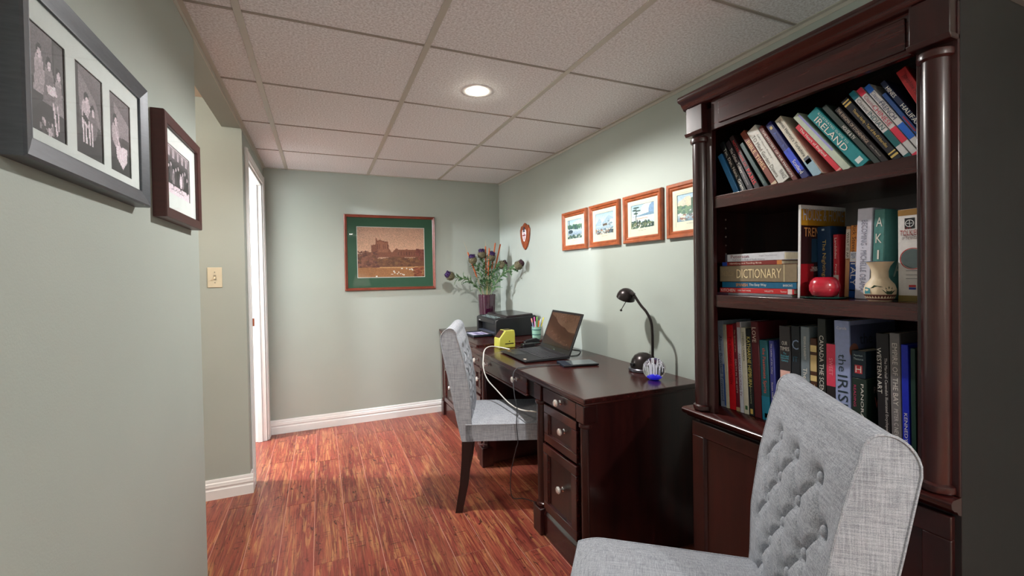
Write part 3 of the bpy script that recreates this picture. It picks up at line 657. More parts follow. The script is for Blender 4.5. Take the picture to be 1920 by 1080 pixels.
# ------------------------------------------------------------------ matching cabinet in the corner, slightly higher
fc = thing('corner_cabinet', 'low dark cherry cabinet in the corner under the printer', 'cabinet', (0,0,0))
FX, FY0, FY1 = 0.998, 2.976, 4.05
MB().box(FX, 1.61, FY0, FY1, ZF-0.022, ZF).build('cabinet_top', M_CHY, fc, bevel=0.004, seg=3)
MB().box(FX+0.03, 1.6, FY0+0.008, FY0+0.026, 0.0, ZF-0.022).box(FX+0.03, 1.6, FY1-0.03, FY1-0.012, 0.0, ZF-0.022).box(FX+0.03, FX+0.045, FY0+0.026, FY1-0.03, 0.06, ZF-0.022).build('carcass', M_CH, fc, bevel=0.002)
MB().box(FX+0.006, FX+0.034, FY0+0.01, FY1-0.014, ZF-0.034, ZF-0.022).build('top_moulding', M_CHX, fc, bevel=0.003)
MB().box(FX+0.018, FX+0.034, FY0+0.06, FY1-0.07, 0, 0.12).build('base_rail', M_CHY, fc, bevel=0.003)
for a in (FY0+0.012, FY1-0.1):
    MB().box(FX+0.006, FX+0.06, a, a+0.066, ZF-0.11, ZF-0.034).build('corner_block', M_CH, fc, bevel=0.003)
    MB().box(FX+0.002, FX+0.06, a-0.003, a+0.069, 0, 0.128).build('plinth', M_CH, fc, bevel=0.004)
    column(fc, FX+0.036, a+0.033, 0.139, ZF-0.121, 0.028)
for a, b_ in ((FY0+0.085, (FY0+FY1)/2-0.012), ((FY0+FY1)/2-0.004, FY1-0.106)):
    t = MB().box(FX+0.012, FX+0.032, a, b_, ZF-0.106, ZF-0.038).build('drawer_front', M_CHY, fc, bevel=0.003); knob(t, FX+0.012, (a+b_)/2, ZF-0.072)
    panel_front(fc, 'drawer_front', FX+0.012, a, b_, 0.47, ZF-0.116, 0.04, 0.02, kn=((a+b_)/2, 0.57, 1))
    panel_front(fc, 'drawer_front', FX+0.012, a, b_, 0.13, 0.46, 0.042, 0.02, kn=((a+b_)/2, 0.3, 1))

# ------------------------------------------------------------------ bookcase
BX = 1.262                                            # face of the case
BYN, BYF = 0.497, 1.236                               # near and far sides
Z1, Z2, ZB, ZTOP = 1.521, 1.178, 0.762, 1.888
bk = thing('bookcase', 'tall dark cherry bookcase with round columns, crown moulding and lower doors', 'bookcase', (0,0,0))
XBK = 1.622
MB().box(BX, XBK, BYN, BYN+0.016, 0, ZTOP-0.01).build('side_panel', mat('shade_darkened_veneer', (20,14,15), 0.55, noise=0.12, nscale=5, stretch=(8,8,0.6)), bk, bevel=0.001)  # near side coloured darker than the far one to put it in shade
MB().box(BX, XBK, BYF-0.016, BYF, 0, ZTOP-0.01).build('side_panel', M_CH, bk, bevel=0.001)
MB().box(XBK-0.008, XBK, BYN+0.016, BYF-0.016, 0.05, ZTOP-0.02).build('back_panel', M_CH, bk)
MB().box(BX, XBK-0.008, BYN+0.016, BYF-0.016, ZTOP-0.026, ZTOP-0.01).build('case_top', M_CH, bk)
for z in (Z1, Z2): MB().box(BX+0.002, XBK-0.008, BYN+0.016, BYF-0.016, z-0.042, z).build('shelf', M_CHY, bk, bevel=0.0015)
for y, s0, s1 in ((BYN+0.040, BYN+0.001, BYN+0.075), (BYF-0.034, BYF-0.088, BYF-0.001)):                       # stiles behind the columns
    MB().box(BX-0.006, BX+0.014, s0, s1, ZB+0.001, ZTOP-0.06).build('stile', M_CH, bk, bevel=0.002)
    column(bk, BX-0.002, y, ZB+0.012, 1.726, 0.027)
    MB().box(BX-0.033, BX+0.014, y-0.036, y+0.036, 1.757, 1.846).prism([(0,0), (-0.008,0.012), (0.046,0.012), (0.046,0)], (BX-0.033, y-0.039, 1.745), (1,0,0), (0,0,1), (0,0.078,0)).build('corner_block', M_CH, bk, bevel=0.002)
vl = MB().box(BX-0.012, BX+0.006, BYN+0.072, BYF-0.091, 1.747, 1.848).build('valance', M_CHY, bk, bevel=0.002)
MB().box(BX-0.017, BX-0.012, BYN+0.09, BYF-0.125, 1.762, 1.836).build('valance_panel', M_CHY, vl, bevel=0.004)
CRP = [(0,0), (-0.014,0.003), (-0.018,0.01), (-0.024,0.016), (-0.028,0.024), (-0.041,0.029), (-0.045,0.038), (-0.041,0.047), (0.06,0.047), (0.06,0)]
MB().prism(CRP, (BX-0.012, BYN-0.004, 1.845), (1,0,0), (0,0,1), (0, BYF-BYN+0.024, 0)).build('crown_moulding', M_CHY, bk, smooth=True, ang=50)
MB().box(BX+0.03, XBK, BYN+0.0, BYF+0.016, ZTOP-0.012, ZTOP+0.004).build('crown_cap', M_CHY, bk)
LGP = [(0,0), (-0.012,0.004), (-0.018,0.012), (-0.03,0.016), (-0.04,0.024), (-0.042,0.034), (-0.036,0.04), (XBK-BX-0.01,0.04), (XBK-BX-0.01,0)]
MB().prism(LGP, (BX, BYN+0.0005, ZB-0.04), (1,0,0), (0,0,1), (0, BYF-BYN+0.03, 0)).build('ledge', M_CHY, bk, smooth=True, ang=50)
MB().box(BX-0.014, BX+0.01, BYN+0.002, BYF+0.014, 0.0, 0.09).build('base_rail', M_CHY, bk, bevel=0.004)
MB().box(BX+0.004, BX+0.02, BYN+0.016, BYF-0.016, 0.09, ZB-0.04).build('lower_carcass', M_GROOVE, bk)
ym = (BYN+BYF)/2
for a, b_ in ((BYN+0.012, ym-0.002), (ym+0.002, BYF+0.008)):
    panel_front(bk, 'cupboard_door', BX-0.014, a, b_, 0.095, ZB-0.046, 0.052, 0.02, m=M_CH, kn=((b_-0.026, 0.5, 0) if b_ < ym else (a+0.026, 0.5, 0)))
for z in [Z2+0.115+0.032*i for i in range(6)]:
    MB().lathe([(0.0032,0), (0.0032,0.0012)], (1.40, BYF-0.0165, z), 8, '-Y').build('peg_hole', mat('peg_hole_rim', (150,140,136), 0.4), bk)

# ------------------------------------------------------------------ upholstered dining chairs
def fabric_mat():
    m = bpy.data.materials.new('grey_linen'); m.use_nodes = True; nt = m.node_tree; L = nt.links.new; b = nt.nodes['Principled BSDF']
    tc = nt.nodes.new('ShaderNodeTexCoord'); outs = []
    for sc in ((520, 520, 26), (26, 520, 520), (520, 26, 520)):
        mp = nt.nodes.new('ShaderNodeMapping'); mp.inputs['Scale'].default_value = sc; L(tc.outputs['Object'], mp.inputs[0])
        n = nt.nodes.new('ShaderNodeTexNoise'); n.inputs['Scale'].default_value = 1.0; n.inputs['Detail'].default_value = 2; L(mp.outputs[0], n.inputs['Vector']); outs.append(n.outputs['Fac'])
    a = nt.nodes.new('ShaderNodeMath'); a.operation = 'ADD'; L(outs[0], a.inputs[0]); L(outs[1], a.inputs[1]); a3 = nt.nodes.new('ShaderNodeMath'); a3.operation = 'ADD'; L(a.outputs[0], a3.inputs[0]); L(outs[2], a3.inputs[1]); a = a3
    h = nt.nodes.new('ShaderNodeMath'); h.operation = 'MULTIPLY'; h.inputs[1].default_value = 0.3333; L(a.outputs[0], h.inputs[0])
    r = nt.nodes.new('ShaderNodeValToRGB'); r.color_ramp.elements[0].position = 0.38; r.color_ramp.elements[1].position = 0.62
    r.color_ramp.elements[0].color = (*lin((128,132,140)), 1); r.color_ramp.elements[1].color = (*lin((186,190,198)), 1)
    L(h.outputs[0], r.inputs[0]); L(r.outputs[0], b.inputs['Base Color']); b.inputs['Roughness'].default_value = 0.9; b.inputs['Specular IOR Level'].default_value = 0.15
    bp = nt.nodes.new('ShaderNodeBump'); bp.inputs['Strength'].default_value = 0.35; bp.inputs['Distance'].default_value = 0.001
    L(h.outputs[0], bp.inputs['Height']); L(bp.outputs[0], b.inputs['Normal']); return m
M_FAB = fabric_mat()
M_LEG = wood_mat('ebonised_leg', (18,8,10), (34,16,18), 0.35, (8,8,1))
def chair(label, loc, ang):
    t = thing('dining_chair', label, 'chair', loc, ang, 'tufted upholstered chairs')
    # local axes: +x forward (seat side), y across, z up
    hw = 0.228; zs = [0.385, 0.44, 0.5, 0.57, 0.64, 0.72, 0.8, 0.87, 0.92]
    fr = lambda z: float(np.interp(z, [0.385,0.5,0.63,0.78,0.89,0.97], [0.012,0.0,-0.004,-0.026,-0.052,-0.078]))
    bk_ = lambda z: float(np.interp(z, [0.385,0.5,0.64,0.78,0.93,0.97], [-0.05,-0.074,-0.100,-0.128,-0.156,-0.162]))
    buttons = []
    for r in range(6):
        z = 0.856-0.077*r
        for y in ((-0.115, 0, 0.115) if r % 2 == 0 else (-0.17, -0.0575, 0.0575, 0.17)): buttons.append((y, z))
    segs = []
    for i, a in enumerate(buttons):
        for b_ in buttons[i+1:]:
            if abs(a[1]-b_[1]-0.077) < 0.001 and abs(a[0]-b_[0]) < 0.066: segs.append((a, b_))
    for a in [q for q in buttons if q[1] > 0.85]: segs.append((a, (a[0], 0.953)))
    BA = np.array(buttons)
    def dent(y, z):
        d = np.hypot(BA[:,0]-y, BA[:,1]-z).min(); v = 0.02*math.exp(-(d/0.02)**2)+0.006*math.exp(-(d/0.045)**2)
        for (ay, az), (by, bz) in segs:
            dx, dz = by-ay, bz-az; s = max(0, min(1, ((y-ay)*dx+(z-az)*dz)/(dx*dx+dz*dz))); q = math.hypot(y-ay-s*dx, z-az-s*dz)
            if q < 0.03:
                k = 0.011 if az != 0.856 or bz != 0.953 else 0.004*(1-s)
                v = max(v, k*math.exp(-(q/0.006)**2)+0.004*math.exp(-(q/0.02)**2)*(k/0.011))
        e = min(1.0, (hw-abs(y))/0.02); return v*max(0, e)
    # front skin: dense grid from the seat up and over the rounded top to the back
    NY, rows = 84, []
    ys = [-hw+2*hw*i/NY for i in range(NY+1)]
    prof = [('f', 0.385+(0.943-0.385)*i/110) for i in range(111)]
    f0, b0 = fr(0.943), bk_(0.923); cx_, rx = (f0+b0)/2, (f0-b0)/2
    top = [(cx_+rx*math.cos(math.pi*i/14), 0.933+0.05*math.sin(math.pi*i/14)+0.01*math.cos(math.pi*i/14)) for i in range(1, 14)]
    mb = MB()
    P = []
    for _, z in prof: P.append([(fr(z)-dent(y, z)+0.012*(1-(y/hw)**2)*min(1, (z-0.385)/0.1)*(1 if z < 0.898 else max(0, (0.943-z)/0.045)), y, z) for y in ys])
    for x, z in top: P.append([(x, y, z) for y in ys])
    for i in range(24): z = 0.923-(0.923-0.385)*i/23; P.append([(bk_(z), y, z) for y in ys])
    n0 = len(mb.v); mb.grid(P)
    FQ = [(fr(z), z) for z in np.linspace(0.385, 0.943, 41)]+[top[i] for i in range(0, 7)]       # side panels between front and back outlines
    BQ = [(bk_(z), z) for z in np.linspace(0.385, 0.923, 41)]+[top[12-i] for i in range(0, 7)]
    for sy in (-1, 1): mb.grid([[(f_[0], sy*hw, f_[1]), (b_[0], sy*hw, b_[1])] for f_, b_ in zip(FQ, BQ)])
    mb.build('backrest', M_FAB, t, smooth=True, ang=50)
    for sy in (-1, 1):                                # piping round the side panel
        path = [(fr(z)-0.001, sy*hw, z) for z in np.linspace(0.39, 0.938, 30)]+[(x, sy*hw, z) for x, z in top]+[(bk_(z), sy*hw, z) for z in np.linspace(0.918, 0.39, 20)]
        MB().tube(path, 0.0028, 6).build('piping', M_FAB, t, smooth=True)
    b0_ = None
    for y, z in buttons:
        if z < 0.5: continue
        if b0_ is None:
            b0_ = MB().ball((0,0,0), 0.0115, 12, 8, (0.55,1,1)).build('button', M_FAB, t, smooth=True); q = b0_
        else:
            q = b0_.copy(); COL.objects.link(q); q.parent = t
        q.location = (fr(z)-0.0155+0.012*(1-(y/hw)**2), y, z)
    # seat: crowned cushion with welt
    sw_ = 0.228; x0, x1 = -0.03, 0.462; N = 28; P = []
    def rr(u):                                         # rounded rectangle half-width towards the front
        return sw_-0.03*max(0, (u-0.86)/0.14)**2
    for i in range(N+1):
        u = i/N; x = x0+(x1-x0)*u; w_ = rr(u); row = []
        for j in range(N+1):
            v = j/N*2-1; cr2 = (1-abs(v)**3.2)*(1-max(0, (u-0.8)/0.2)**2.4*0.9)
            row.append((x, v*w_, 0.474+0.03*cr2))
        P.append(row)
    mb = MB(); mb.grid(P)
    rim = [P[i][0] for i in range(N+1)]+[P[N][j] for j in range(1, N+1)]+[P[i][N] for i in range(N-1, -1, -1)]+[P[0][j] for j in range(N-1, 0, -1)]
    n = len(rim); mb.add([(x, y, 0.474) for x, y, z in rim]+[(x, y, 0.386) for x, y, z in rim], [(k, (k+1) % n, n+(k+1) % n, n+k) for k in range(n)]+[tuple(range(n, 2*n))])
    mb.build('seat', M_FAB, t, smooth=True, ang=40)
    MB().tube([(x, y*1.004, 0.4735) for x, y, z in rim[:-N+1]], 0.003, 6).build('seat_piping', M_FAB, t, smooth=True)
    for sy in (-1, 1):
        y = sy*0.2
        mb = MB(); P = [(0.43, 0.021, 0.39), (0.43, 0.017, 0.0)]
        a, b_ = 0.021, 0.015
        mb.add([(0.428+dx*a, y+dy*a, 0.39) for dx, dy in ((-1,-1),(1,-1),(1,1),(-1,1))]+[(0.428+dx*b_, y+dy*b_, 0) for dx, dy in ((-1,-1),(1,-1),(1,1),(-1,1))], [(0,1,2,3), (4,7,6,5), (0,4,5,1), (1,5,6,2), (2,6,7,3), (3,7,4,0)])
        mb.build('leg', M_LEG, t, bevel=0.002)
        vs = []; fs = []
        for k, (z, xa, xb) in enumerate(((0.39,-0.052,0.006), (0.28,-0.056,-0.006), (0.15,-0.068,-0.022), (0.0,-0.094,-0.056))):
            h_ = 0.021-0.0015*k; vs += [(xa, y-h_, z), (xb, y-h_, z), (xb, y+h_, z), (xa, y+h_, z)]
        for k in range(3): fs += [(4*k+i, 4*k+(i+1) % 4, 4*k+4+(i+1) % 4, 4*k+4+i) for i in range(4)]
        MB().add(vs, fs+[(0,1,2,3), (12,15,14,13)]).build('leg', M_LEG, t, bevel=0.002)
    return t
chair('grey linen tufted chair pulled up to the desk drawers', (0.80, 2.45, 0), math.radians(-22))
chair('grey linen tufted chair standing in front of the bookcase', (0.918, 0.677, 0), math.radians(141.3))
# ------------------------------------------------------------------ things on the desk and the cabinet
M_BLK = mat('black_plastic', (20,20,24), 0.32, noise=0.08); M_BLKM = mat('matte_black_plastic', (30,30,34), 0.5, noise=0.08)
# --- printer
pr = thing('inkjet_printer', 'black inkjet printer with an open paper tray on the corner cabinet', 'printer', (1.242, 3.222, ZF))
PD, PWD, PH = 0.372, 0.46, 0.168                      # depth (x), width (y), height
MB().prism([(0.0,0.012), (0.012,0.0), (PD,0.0), (PD,PH-0.03), (PD-0.02,PH-0.012), (0.03,PH-0.024), (0.0,PH-0.034), (0.0,0.1), (0.04,0.096), (0.04,0.03), (0.0,0.026)], (0,0.035,0), (1,0,0), (0,0,1), (0,PWD-0.07,0)).build('body', M_BLK, pr, bevel=0.004)
for a in (0, PWD-0.035): MB().prism([(0.01,0.0), (PD,0.0), (PD,PH-0.03), (PD-0.03,PH-0.008), (0.03,PH-0.022), (0.0,PH-0.034), (0.0,0.012)], (0,a,0), (1,0,0), (0,0,1), (0,0.035,0)).build('side_cheek', M_BLK, pr, bevel=0.006)
MB().prism([(0.085,0), (0.33,0.012), (0.325,0.03), (0.1,0.018)], (0,0.012,PH-0.022), (1,0,0), (0,0,1), (0,PWD-0.024,0)).build('scanner_lid', mat('glossy_black_lid', (34,26,30), 0.2), pr, bevel=0.005)
cp = MB().prism([(0.004,-0.004), (0.082,0.004), (0.082,0.012), (0.004,0.003)], (0,0.03,PH-0.031), (1,0,0), (0,0,1), (0,PWD-0.06,0)).build('control_panel', M_BLKM, pr, bevel=0.002)
bm_ = MB()
for i in range(13):
    for j in range(3):
        if (i*3+j) % 5 == 4: continue
        y = 0.08+i*0.024; x = 0.022+j*0.02; z = PH-0.031+0.0046+0.0115*(x-0.004)/0.1
        bm_.box(x-0.005, x+0.005, y-0.007, y+0.007, z, z+0.002)
bm_.build('panel_button', mat('button_print', (150,170,172), 0.5), cp)['kind'] = 'stuff'
MB().box(-0.0005, 0.0, 0.36, 0.39, 0.108, 0.114).build('badge', flat((226,226,232)), pr)
MB().box(0.002, 0.042, 0.05, PWD-0.05, 0.028, 0.032).build('output_slot', mat('slot_grey', (70,76,92), 0.4), pr)
tr = MB().box(-0.145, 0.02, 0.10, 0.345, 0.006, 0.013).box(-0.15, 0.0, 0.09, 0.105, 0.004, 0.02).box(-0.15, 0.0, 0.34, 0.355, 0.004, 0.02).box(-0.15, -0.14, 0.1, 0.345, 0.0, 0.014).build('paper_tray', mat('tray_black', (18,30,40), 0.3), pr, bevel=0.002)
t = MB().box(-0.135, -0.005, 0.122, 0.325, 0.0, 0.0012).build('printed_page', flat((200,196,222)), None); t.location = (1.242, 3.222, ZF+0.0135)
tag(t, 'printed white page with a grey block lying in the printer tray', 'paper')
MB().box(-0.1, -0.06, 0.15, 0.3, 0.0012, 0.0014).box(-0.045, -0.02, 0.15, 0.27, 0.0012, 0.0014).build('printing', flat((120,116,160)), t)

# --- glass vase with thistles and reeds
va = thing('purple_vase', 'dark purple fluted glass vase behind the printer', 'vase', (1.405, 3.86, ZF))
def fluted(prof, n, amp, seg=64):
    P = []
    for r, z in prof: P.append([((r+amp*math.cos(n*2*math.pi*i/seg))*math.cos(2*math.pi*i/seg), (r+amp*math.cos(n*2*math.pi*i/seg))*math.sin(2*math.pi*i/seg), z) for i in range(seg+1)])
    return MB().grid(P)
fluted([(0.004,0.0), (0.06,0.0), (0.064,0.004), (0.068,0.1), (0.074,0.22), (0.079,0.312), (0.075,0.312), (0.07,0.22), (0.062,0.03), (0.004,0.022)], 12, 0.0018).build('vase_body', mat('purple_glass', (58,15,40), 0.08, spec=0.8, coat=0.5, noise=0.3, nscale=6), va, smooth=True)
M_STEM = mat('pale_green_stem', (128,150,110), 0.6, noise=0.15); M_LEAF = mat('thistle_leaf', (86,124,84), 0.6, noise=0.3, nscale=40)
M_BUD = mat('thistle_bracts', (104,98,74), 0.7, noise=0.4, nscale=120); M_TUFT = mat('purple_tuft', (46,20,74), 0.8, noise=0.4, nscale=200)
M_DARKT = mat('dried_tuft', (52,26,36), 0.8, noise=0.4, nscale=200)
def bez(a, b_, c, n=14):
    a, b_, c = Vector(a), Vector(b_), Vector(c); return [a*(1-s)**2+b_*2*s*(1-s)+c*s*s for s in [i/(n-1) for i in range(n)]]
def leaf(mb, p, d, up, L, w):
    d, up = d.normalized(), up.normalized(); sd = d.cross(up).normalized(); n = 7; pts = []
    for i in range(n+1):
        s = i/n; c = p+d*(L*s)+up*(L*0.25*s*(1-1.6*s)); ww = w*math.sin(math.pi*min(1, s*0.9+0.1))*(1.25 if i % 2 else 0.45)
        pts.append((c+sd*ww+d*(0.006 if i % 2 else 0), c+up*(-0.002), c-sd*ww+d*(0.006 if i % 2 else 0)))
    o = len(mb.v); mb.v += [tuple(q) for r in pts for q in r]
    for i in range(n):
        for k in (0, 1): mb.f.append((o+i*3+k, o+i*3+k+1, o+i*3+4+k, o+i*3+3+k)); mb.mi.append(0)
VB = Vector((1.405, 3.86, ZF))
TH = [((1.066,3.86,1.258), (-0.55,-0.1,0.35), 'purple thistle drooping low towards the picture frame', M_TUFT, 0.1),
      ((1.272,3.85,1.40), (-0.2,-0.1,0.9), 'purple thistle half behind a reed on the picture side', M_TUFT, 0.05),
      ((1.36,3.85,1.45), (-0.1,-0.05,1), 'tallest purple thistle in the vase', M_TUFT, 0.0),
      ((1.44,3.82,1.425), (0.12,-0.3,0.9), 'dark purple thistle in the middle of the bunch', M_TUFT, 0.0),
      ((1.54,3.82,1.355), (0.75,-0.1,0.35), 'faded thistle turned sideways near the room corner', M_DARKT, 0.05),
      ((1.55,3.46,1.34), (0.5,-0.35,0.5), 'brown thistle leaning out over the printer', M_DARKT, 0.06)]
for hc, d, lab, tm, sag in TH:
    hc = Vector(hc); d = Vector(d).normalized(); t = thing('thistle_stem', lab, 'flower', tuple(VB), None, 'thistles in the vase')
    base = Vector((RNG.uniform(-.02,.02), RNG.uniform(-.02,.02), 0.03)); end = hc-VB-d*0.03
    mouth = Vector((end.x*0.14, end.y*0.14, 0.30)); q = bez(base, base.lerp(mouth, .5), mouth, 5)[:-1]+bez(mouth, mouth+Vector((end.x*0.25, end.y*0.25, (end.z-0.3)*0.75+sag*0.6)), end)
    MB().tube(q, [0.0038]*len(q), 6).build('stem', M_STEM, t, smooth=True)
    lv = MB(); nl = 20
    for i in range(nl):
        s = 0.3+0.66*i/nl; k = s*(len(q)-1); a = int(k); p = q[a].lerp(q[min(a+1, len(q)-1)], k-a)
        if p.z < 0.31: continue
        tg = (q[min(a+1, len(q)-1)]-q[a]).normalized(); an = i*2.4; o_ = tg.orthogonal().normalized(); o2 = tg.cross(o_)
        out = (o_*math.cos(an)+o2*math.sin(an)); leaf(lv, p, tg*0.7+out*0.8, out*-0.5+tg, 0.085-0.03*s+0.025*RNG.rand(), 0.0155)
    lv.build('leaves', M_LEAF, t)['kind'] = 'stuff'
    Mr = d.to_track_quat('Z', 'Y').to_matrix().to_4x4(); Mr.translation = hc-VB
    bd = MB().lathe([(0.004,-0.036), (0.022,-0.03), (0.036,-0.014), (0.038,0.004), (0.03,0.02), (0.022,0.026)], seg=18)
    for r in range(5):
        z = -0.026+r*0.011; rad = (0.03,0.0375,0.039,0.036,0.03)[r]
        for k in range(12):
            a = 2*math.pi*(k+0.5*(r % 2))/12; c, s = math.cos(a), math.sin(a); c2, s2 = math.cos(a+.22), math.sin(a+.22); c1, s1 = math.cos(a-.22), math.sin(a-.22)
            bd.add([(rad*c1, rad*s1, z), (rad*c2, rad*s2, z), ((rad+0.008)*c, (rad+0.008)*s, z+0.017)], [(0,1,2)])
    bd.xf(Mr).build('bud', M_BUD, t, smooth=True)
    tf = MB()
    for k in range(90):
        a = RNG.uniform(0, 6.283); rr_ = 0.03*math.sqrt(RNG.rand()); h_ = 0.028+0.02*RNG.rand()*(1-rr_/0.05)
        c, s = math.cos(a), math.sin(a); p0 = Vector((rr_*0.6*c, rr_*0.6*s, 0.015)); p1 = Vector((rr_*1.15*c, rr_*1.15*s, 0.015+h_)); w_ = Vector((-s, c, 0))*0.0028
        tf.add([p0-w_, p0+w_, p1+w_, p1-w_], [(0,1,2,3)])
    tf.ball((0,0,0.03), 0.031, 12, 8, (1,1,0.75)); tf.xf(Mr).build('tuft', tm, t)['kind'] = 'stuff'
M_REED = mat('orange_cattail', (168,84,44), 0.7, noise=0.2, nscale=120); M_STRAW = mat('straw', (196,176,130), 0.6)
for k, (x, y, z, sp) in enumerate(((1.235,3.88,1.475,0.10), (1.40,3.86,1.53,0.05), (1.415,3.80,1.51,0.0), (1.49,3.84,1.56,0.0), (1.545,3.85,1.55,0.0))):
    lab = ('orange reed leaning towards the picture, long pale tip', 'orange reed with a thin pale tip, in the middle of the bunch', 'shorter orange reed beside the tallest thistle', 'tall orange reed among the thistles', 'tall orange reed closest to the room corner')[k]
    t = thing('cattail_reed', lab, 'reed', tuple(VB), None, 'reeds in the vase'); e = Vector((x, y, z))-VB; b0 = Vector((RNG.uniform(-.025,.025), RNG.uniform(-.025,.025), 0.03)); m_ = Vector((e.x*.16, e.y*.16, 0.3))
    n0 = m_.lerp(e, 0.42 if k < 3 else 0.5); MB().tube([b0, m_, n0], 0.0026, 6).build('stalk', M_STRAW, t, smooth=True)
    MB().tube([n0, n0.lerp(e, .04), n0.lerp(e, .5), n0.lerp(e, .97), e], [0.003,0.0075,0.0075,0.007,0.002], 8).build('spike', M_REED, t, smooth=True)
    if sp: MB().tube([e, e+(e-m_).normalized()*sp], [0.0014,0.0006], 5).build('tip', M_STRAW, t)

# --- yellow desk gadget: punch/sharpener with dark window
yb = thing('yellow_pencil_sharpener', 'lime yellow electric pencil sharpener with a sloping dark window', 'pencil sharpener', (1.175, 2.872, ZD), math.radians(4))
YP = [(-0.066,0), (0.058,0), (0.056,0.10), (0.052,0.122), (-0.018,0.122), (-0.064,0.066)]
MB().prism(YP, (0,-0.045,0), (1,0,0), (0,0,1), (0,0.09,0)).build('body', mat('lime_plastic', (176,174,74), 0.35, noise=0.05), yb, bevel=0.006, seg=3)
MB().prism([(-0.0605,0.073), (-0.0225,0.1195), (-0.0245,0.1215), (-0.0625,0.0745)], (0,-0.033,0), (1,0,0), (0,0,1), (0,0.066,0)).box(-0.012, 0.04, -0.022, 0.022, 0.1215, 0.1235).build('window', mat('smoke_window', (62,40,34), 0.25), yb, bevel=0.001)
MB().box(-0.022, 0.044, -0.0462, -0.045, 0.028, 0.034).prism([(0.006,0.044), (0.016,0.044), (0.011,0.052)], (0,-0.0462,0), (1,0,0), (0,0,1), (0,0.0012,0)).build('slot_marking', flat((40,38,20)), yb)

# --- pen cup
pc = thing('pen_cup', 'pale green printed cup crowded with pens on the corner cabinet', 'pen cup', (1.50, 3.035, ZF))
MB().lathe([(0.0005,0), (0.03,0), (0.032,0.004), (0.036,0.09), (0.038,0.092), (0.034,0.092), (0.029,0.006), (0.0005,0.006)], seg=28, cap=False).build('cup', mat('seafoam_ceramic', (140,182,164), 0.3, noise=0.1, nscale=40), pc, smooth=True)
MB().lathe([(0.0358,0.066), (0.0372,0.067), (0.0374,0.073), (0.0363,0.074)], seg=28, cap=False).lathe([(0.0338,0.03), (0.035,0.031), (0.0352,0.036), (0.0342,0.037)], seg=28, cap=False).build('cup_bands', mat('dark_glaze', (70,110,110), 0.3), pc, smooth=True)
PEN = [('pencil with a round eraser end', (150,150,190), (-0.024,-0.012), (-0.05,-0.02,0.158)), ('silver pen', (206,210,220), (-0.012,-0.02), (-0.026,-0.034,0.135)), ('magenta marker', (206,64,150), (-0.006,0.006), (-0.012,0.01,0.165)),
       ('orange highlighter', (230,130,40), (0.004,-0.016), (0.008,-0.03,0.14)), ('green marker', (110,180,60), (0.01,0.012), (0.018,0.02,0.165)), ('yellow highlighter leaning out', (216,208,60), (0.022,0.0), (0.062,-0.004,0.158)), ('white and blue pen', (196,210,226), (0.016,-0.008), (0.032,-0.016,0.15)), ('black pen', (30,28,34), (0.006,0.0), (0.014,0.0,0.145))]
for nm, c, b0, e in PEN:
    t = thing('pen', nm+' standing in the pen cup', 'pen', (1.50, 3.035, ZF), None, 'pens in the cup'); b0 = Vector((b0[0]*0.5, b0[1]*0.5, 0.008)); e = Vector(e); dd = (e-b0).normalized()
    MB().tube([b0, e-dd*0.03], 0.0042, 8).build('barrel', flat(c, 0.35), t, smooth=True); MB().tube([e-dd*0.031, e-dd*0.004, e], [0.0052,0.005,0.003], 8).build('cap', flat(tuple(int(v*0.85+20) for v in c) if nm[0] != 'p' else (222,150,140), 0.35), t, smooth=True)

# --- stapler and power brick behind the laptop
st = thing('black_stapler', 'black stapler with a chrome nose beside the pen cup', 'stapler', (1.40, 2.905, ZD), math.radians(6))
MB().box(-0.06, 0.065, -0.018, 0.018, 0, 0.008).build('base', M_BLK, st, bevel=0.003)
MB().prism([(-0.062,0.014), (0.055,0.012), (0.06,0.03), (0.03,0.044), (-0.05,0.034), (-0.064,0.026)], (0,-0.015,0), (1,0,0), (0,0,1), (0,0.03,0)).build('arm', M_BLK, st, bevel=0.005, seg=3)
MB().box(-0.068, -0.05, -0.011, 0.011, 0.008, 0.022).build('nose', M_CHROME, st, bevel=0.002)
pb = thing('power_brick', 'black power adapter with a short lead behind the laptop', 'power adapter', (1.315, 2.80, ZD), math.radians(12))
MB().box(-0.05, 0.05, -0.022, 0.022, 0, 0.028).build('case', M_BLK, pb, bevel=0.006, seg=3)
MB().tube([(0.05,0,0.012), (0.08,-0.004,0.005), (0.1,-0.03,0.004), (0.115,-0.06,0.004)], 0.003, 6).build('lead', M_BLKM, pb, smooth=True)
MB().tube([(-0.05,0,0.012), (-0.075,0.006,0.006), (-0.09,0.0,0.004)], 0.003, 6).build('lead', M_BLKM, pb, smooth=True)

# --- laptop
lp = thing('laptop_computer', 'open black laptop showing a mountain picture on the desk', 'laptop', (1.06, 2.49, ZD), math.radians(-2))
LW, LD = 0.405, 0.29
MB().prism([(0,0.006), (0.01,0.003), (LD,0.003), (LD,0.021), (0.012,0.014), (0,0.011)], (0,-LW/2,0), (1,0,0), (0,0,1), (0,LW,0)).build('base', M_BLKM, lp, bevel=0.003, seg=3)
zk = lambda x: 0.0141+0.007*(x-0.012)/(LD-0.012)
kb = MB()
for r in range(6):
    for k in range(17):
        if r == 0 and 4 <= k <= 8:
            if k == 4: kb.box(0.118, 0.131, -LW/2+0.03+k*0.0205, -LW/2+0.03+k*0.0205+0.1, zk(0.125), zk(0.125)+0.0018)
            continue
        x = 0.118+r*0.0205; y = -LW/2+0.028+k*0.0207; kb.box(x, x+0.0165, y, y+0.0165, zk(x), zk(x)+0.0024)
kb.build('keyboard', mat('key_caps', (52,52,58), 0.5, noise=0.1), lp)['kind'] = 'stuff'
MB().box(0.022, 0.1, 0.0, 0.11, zk(0.06)-0.001, zk(0.06)+0.0008).build('touchpad', mat('touchpad', (38,38,44), 0.35), lp)
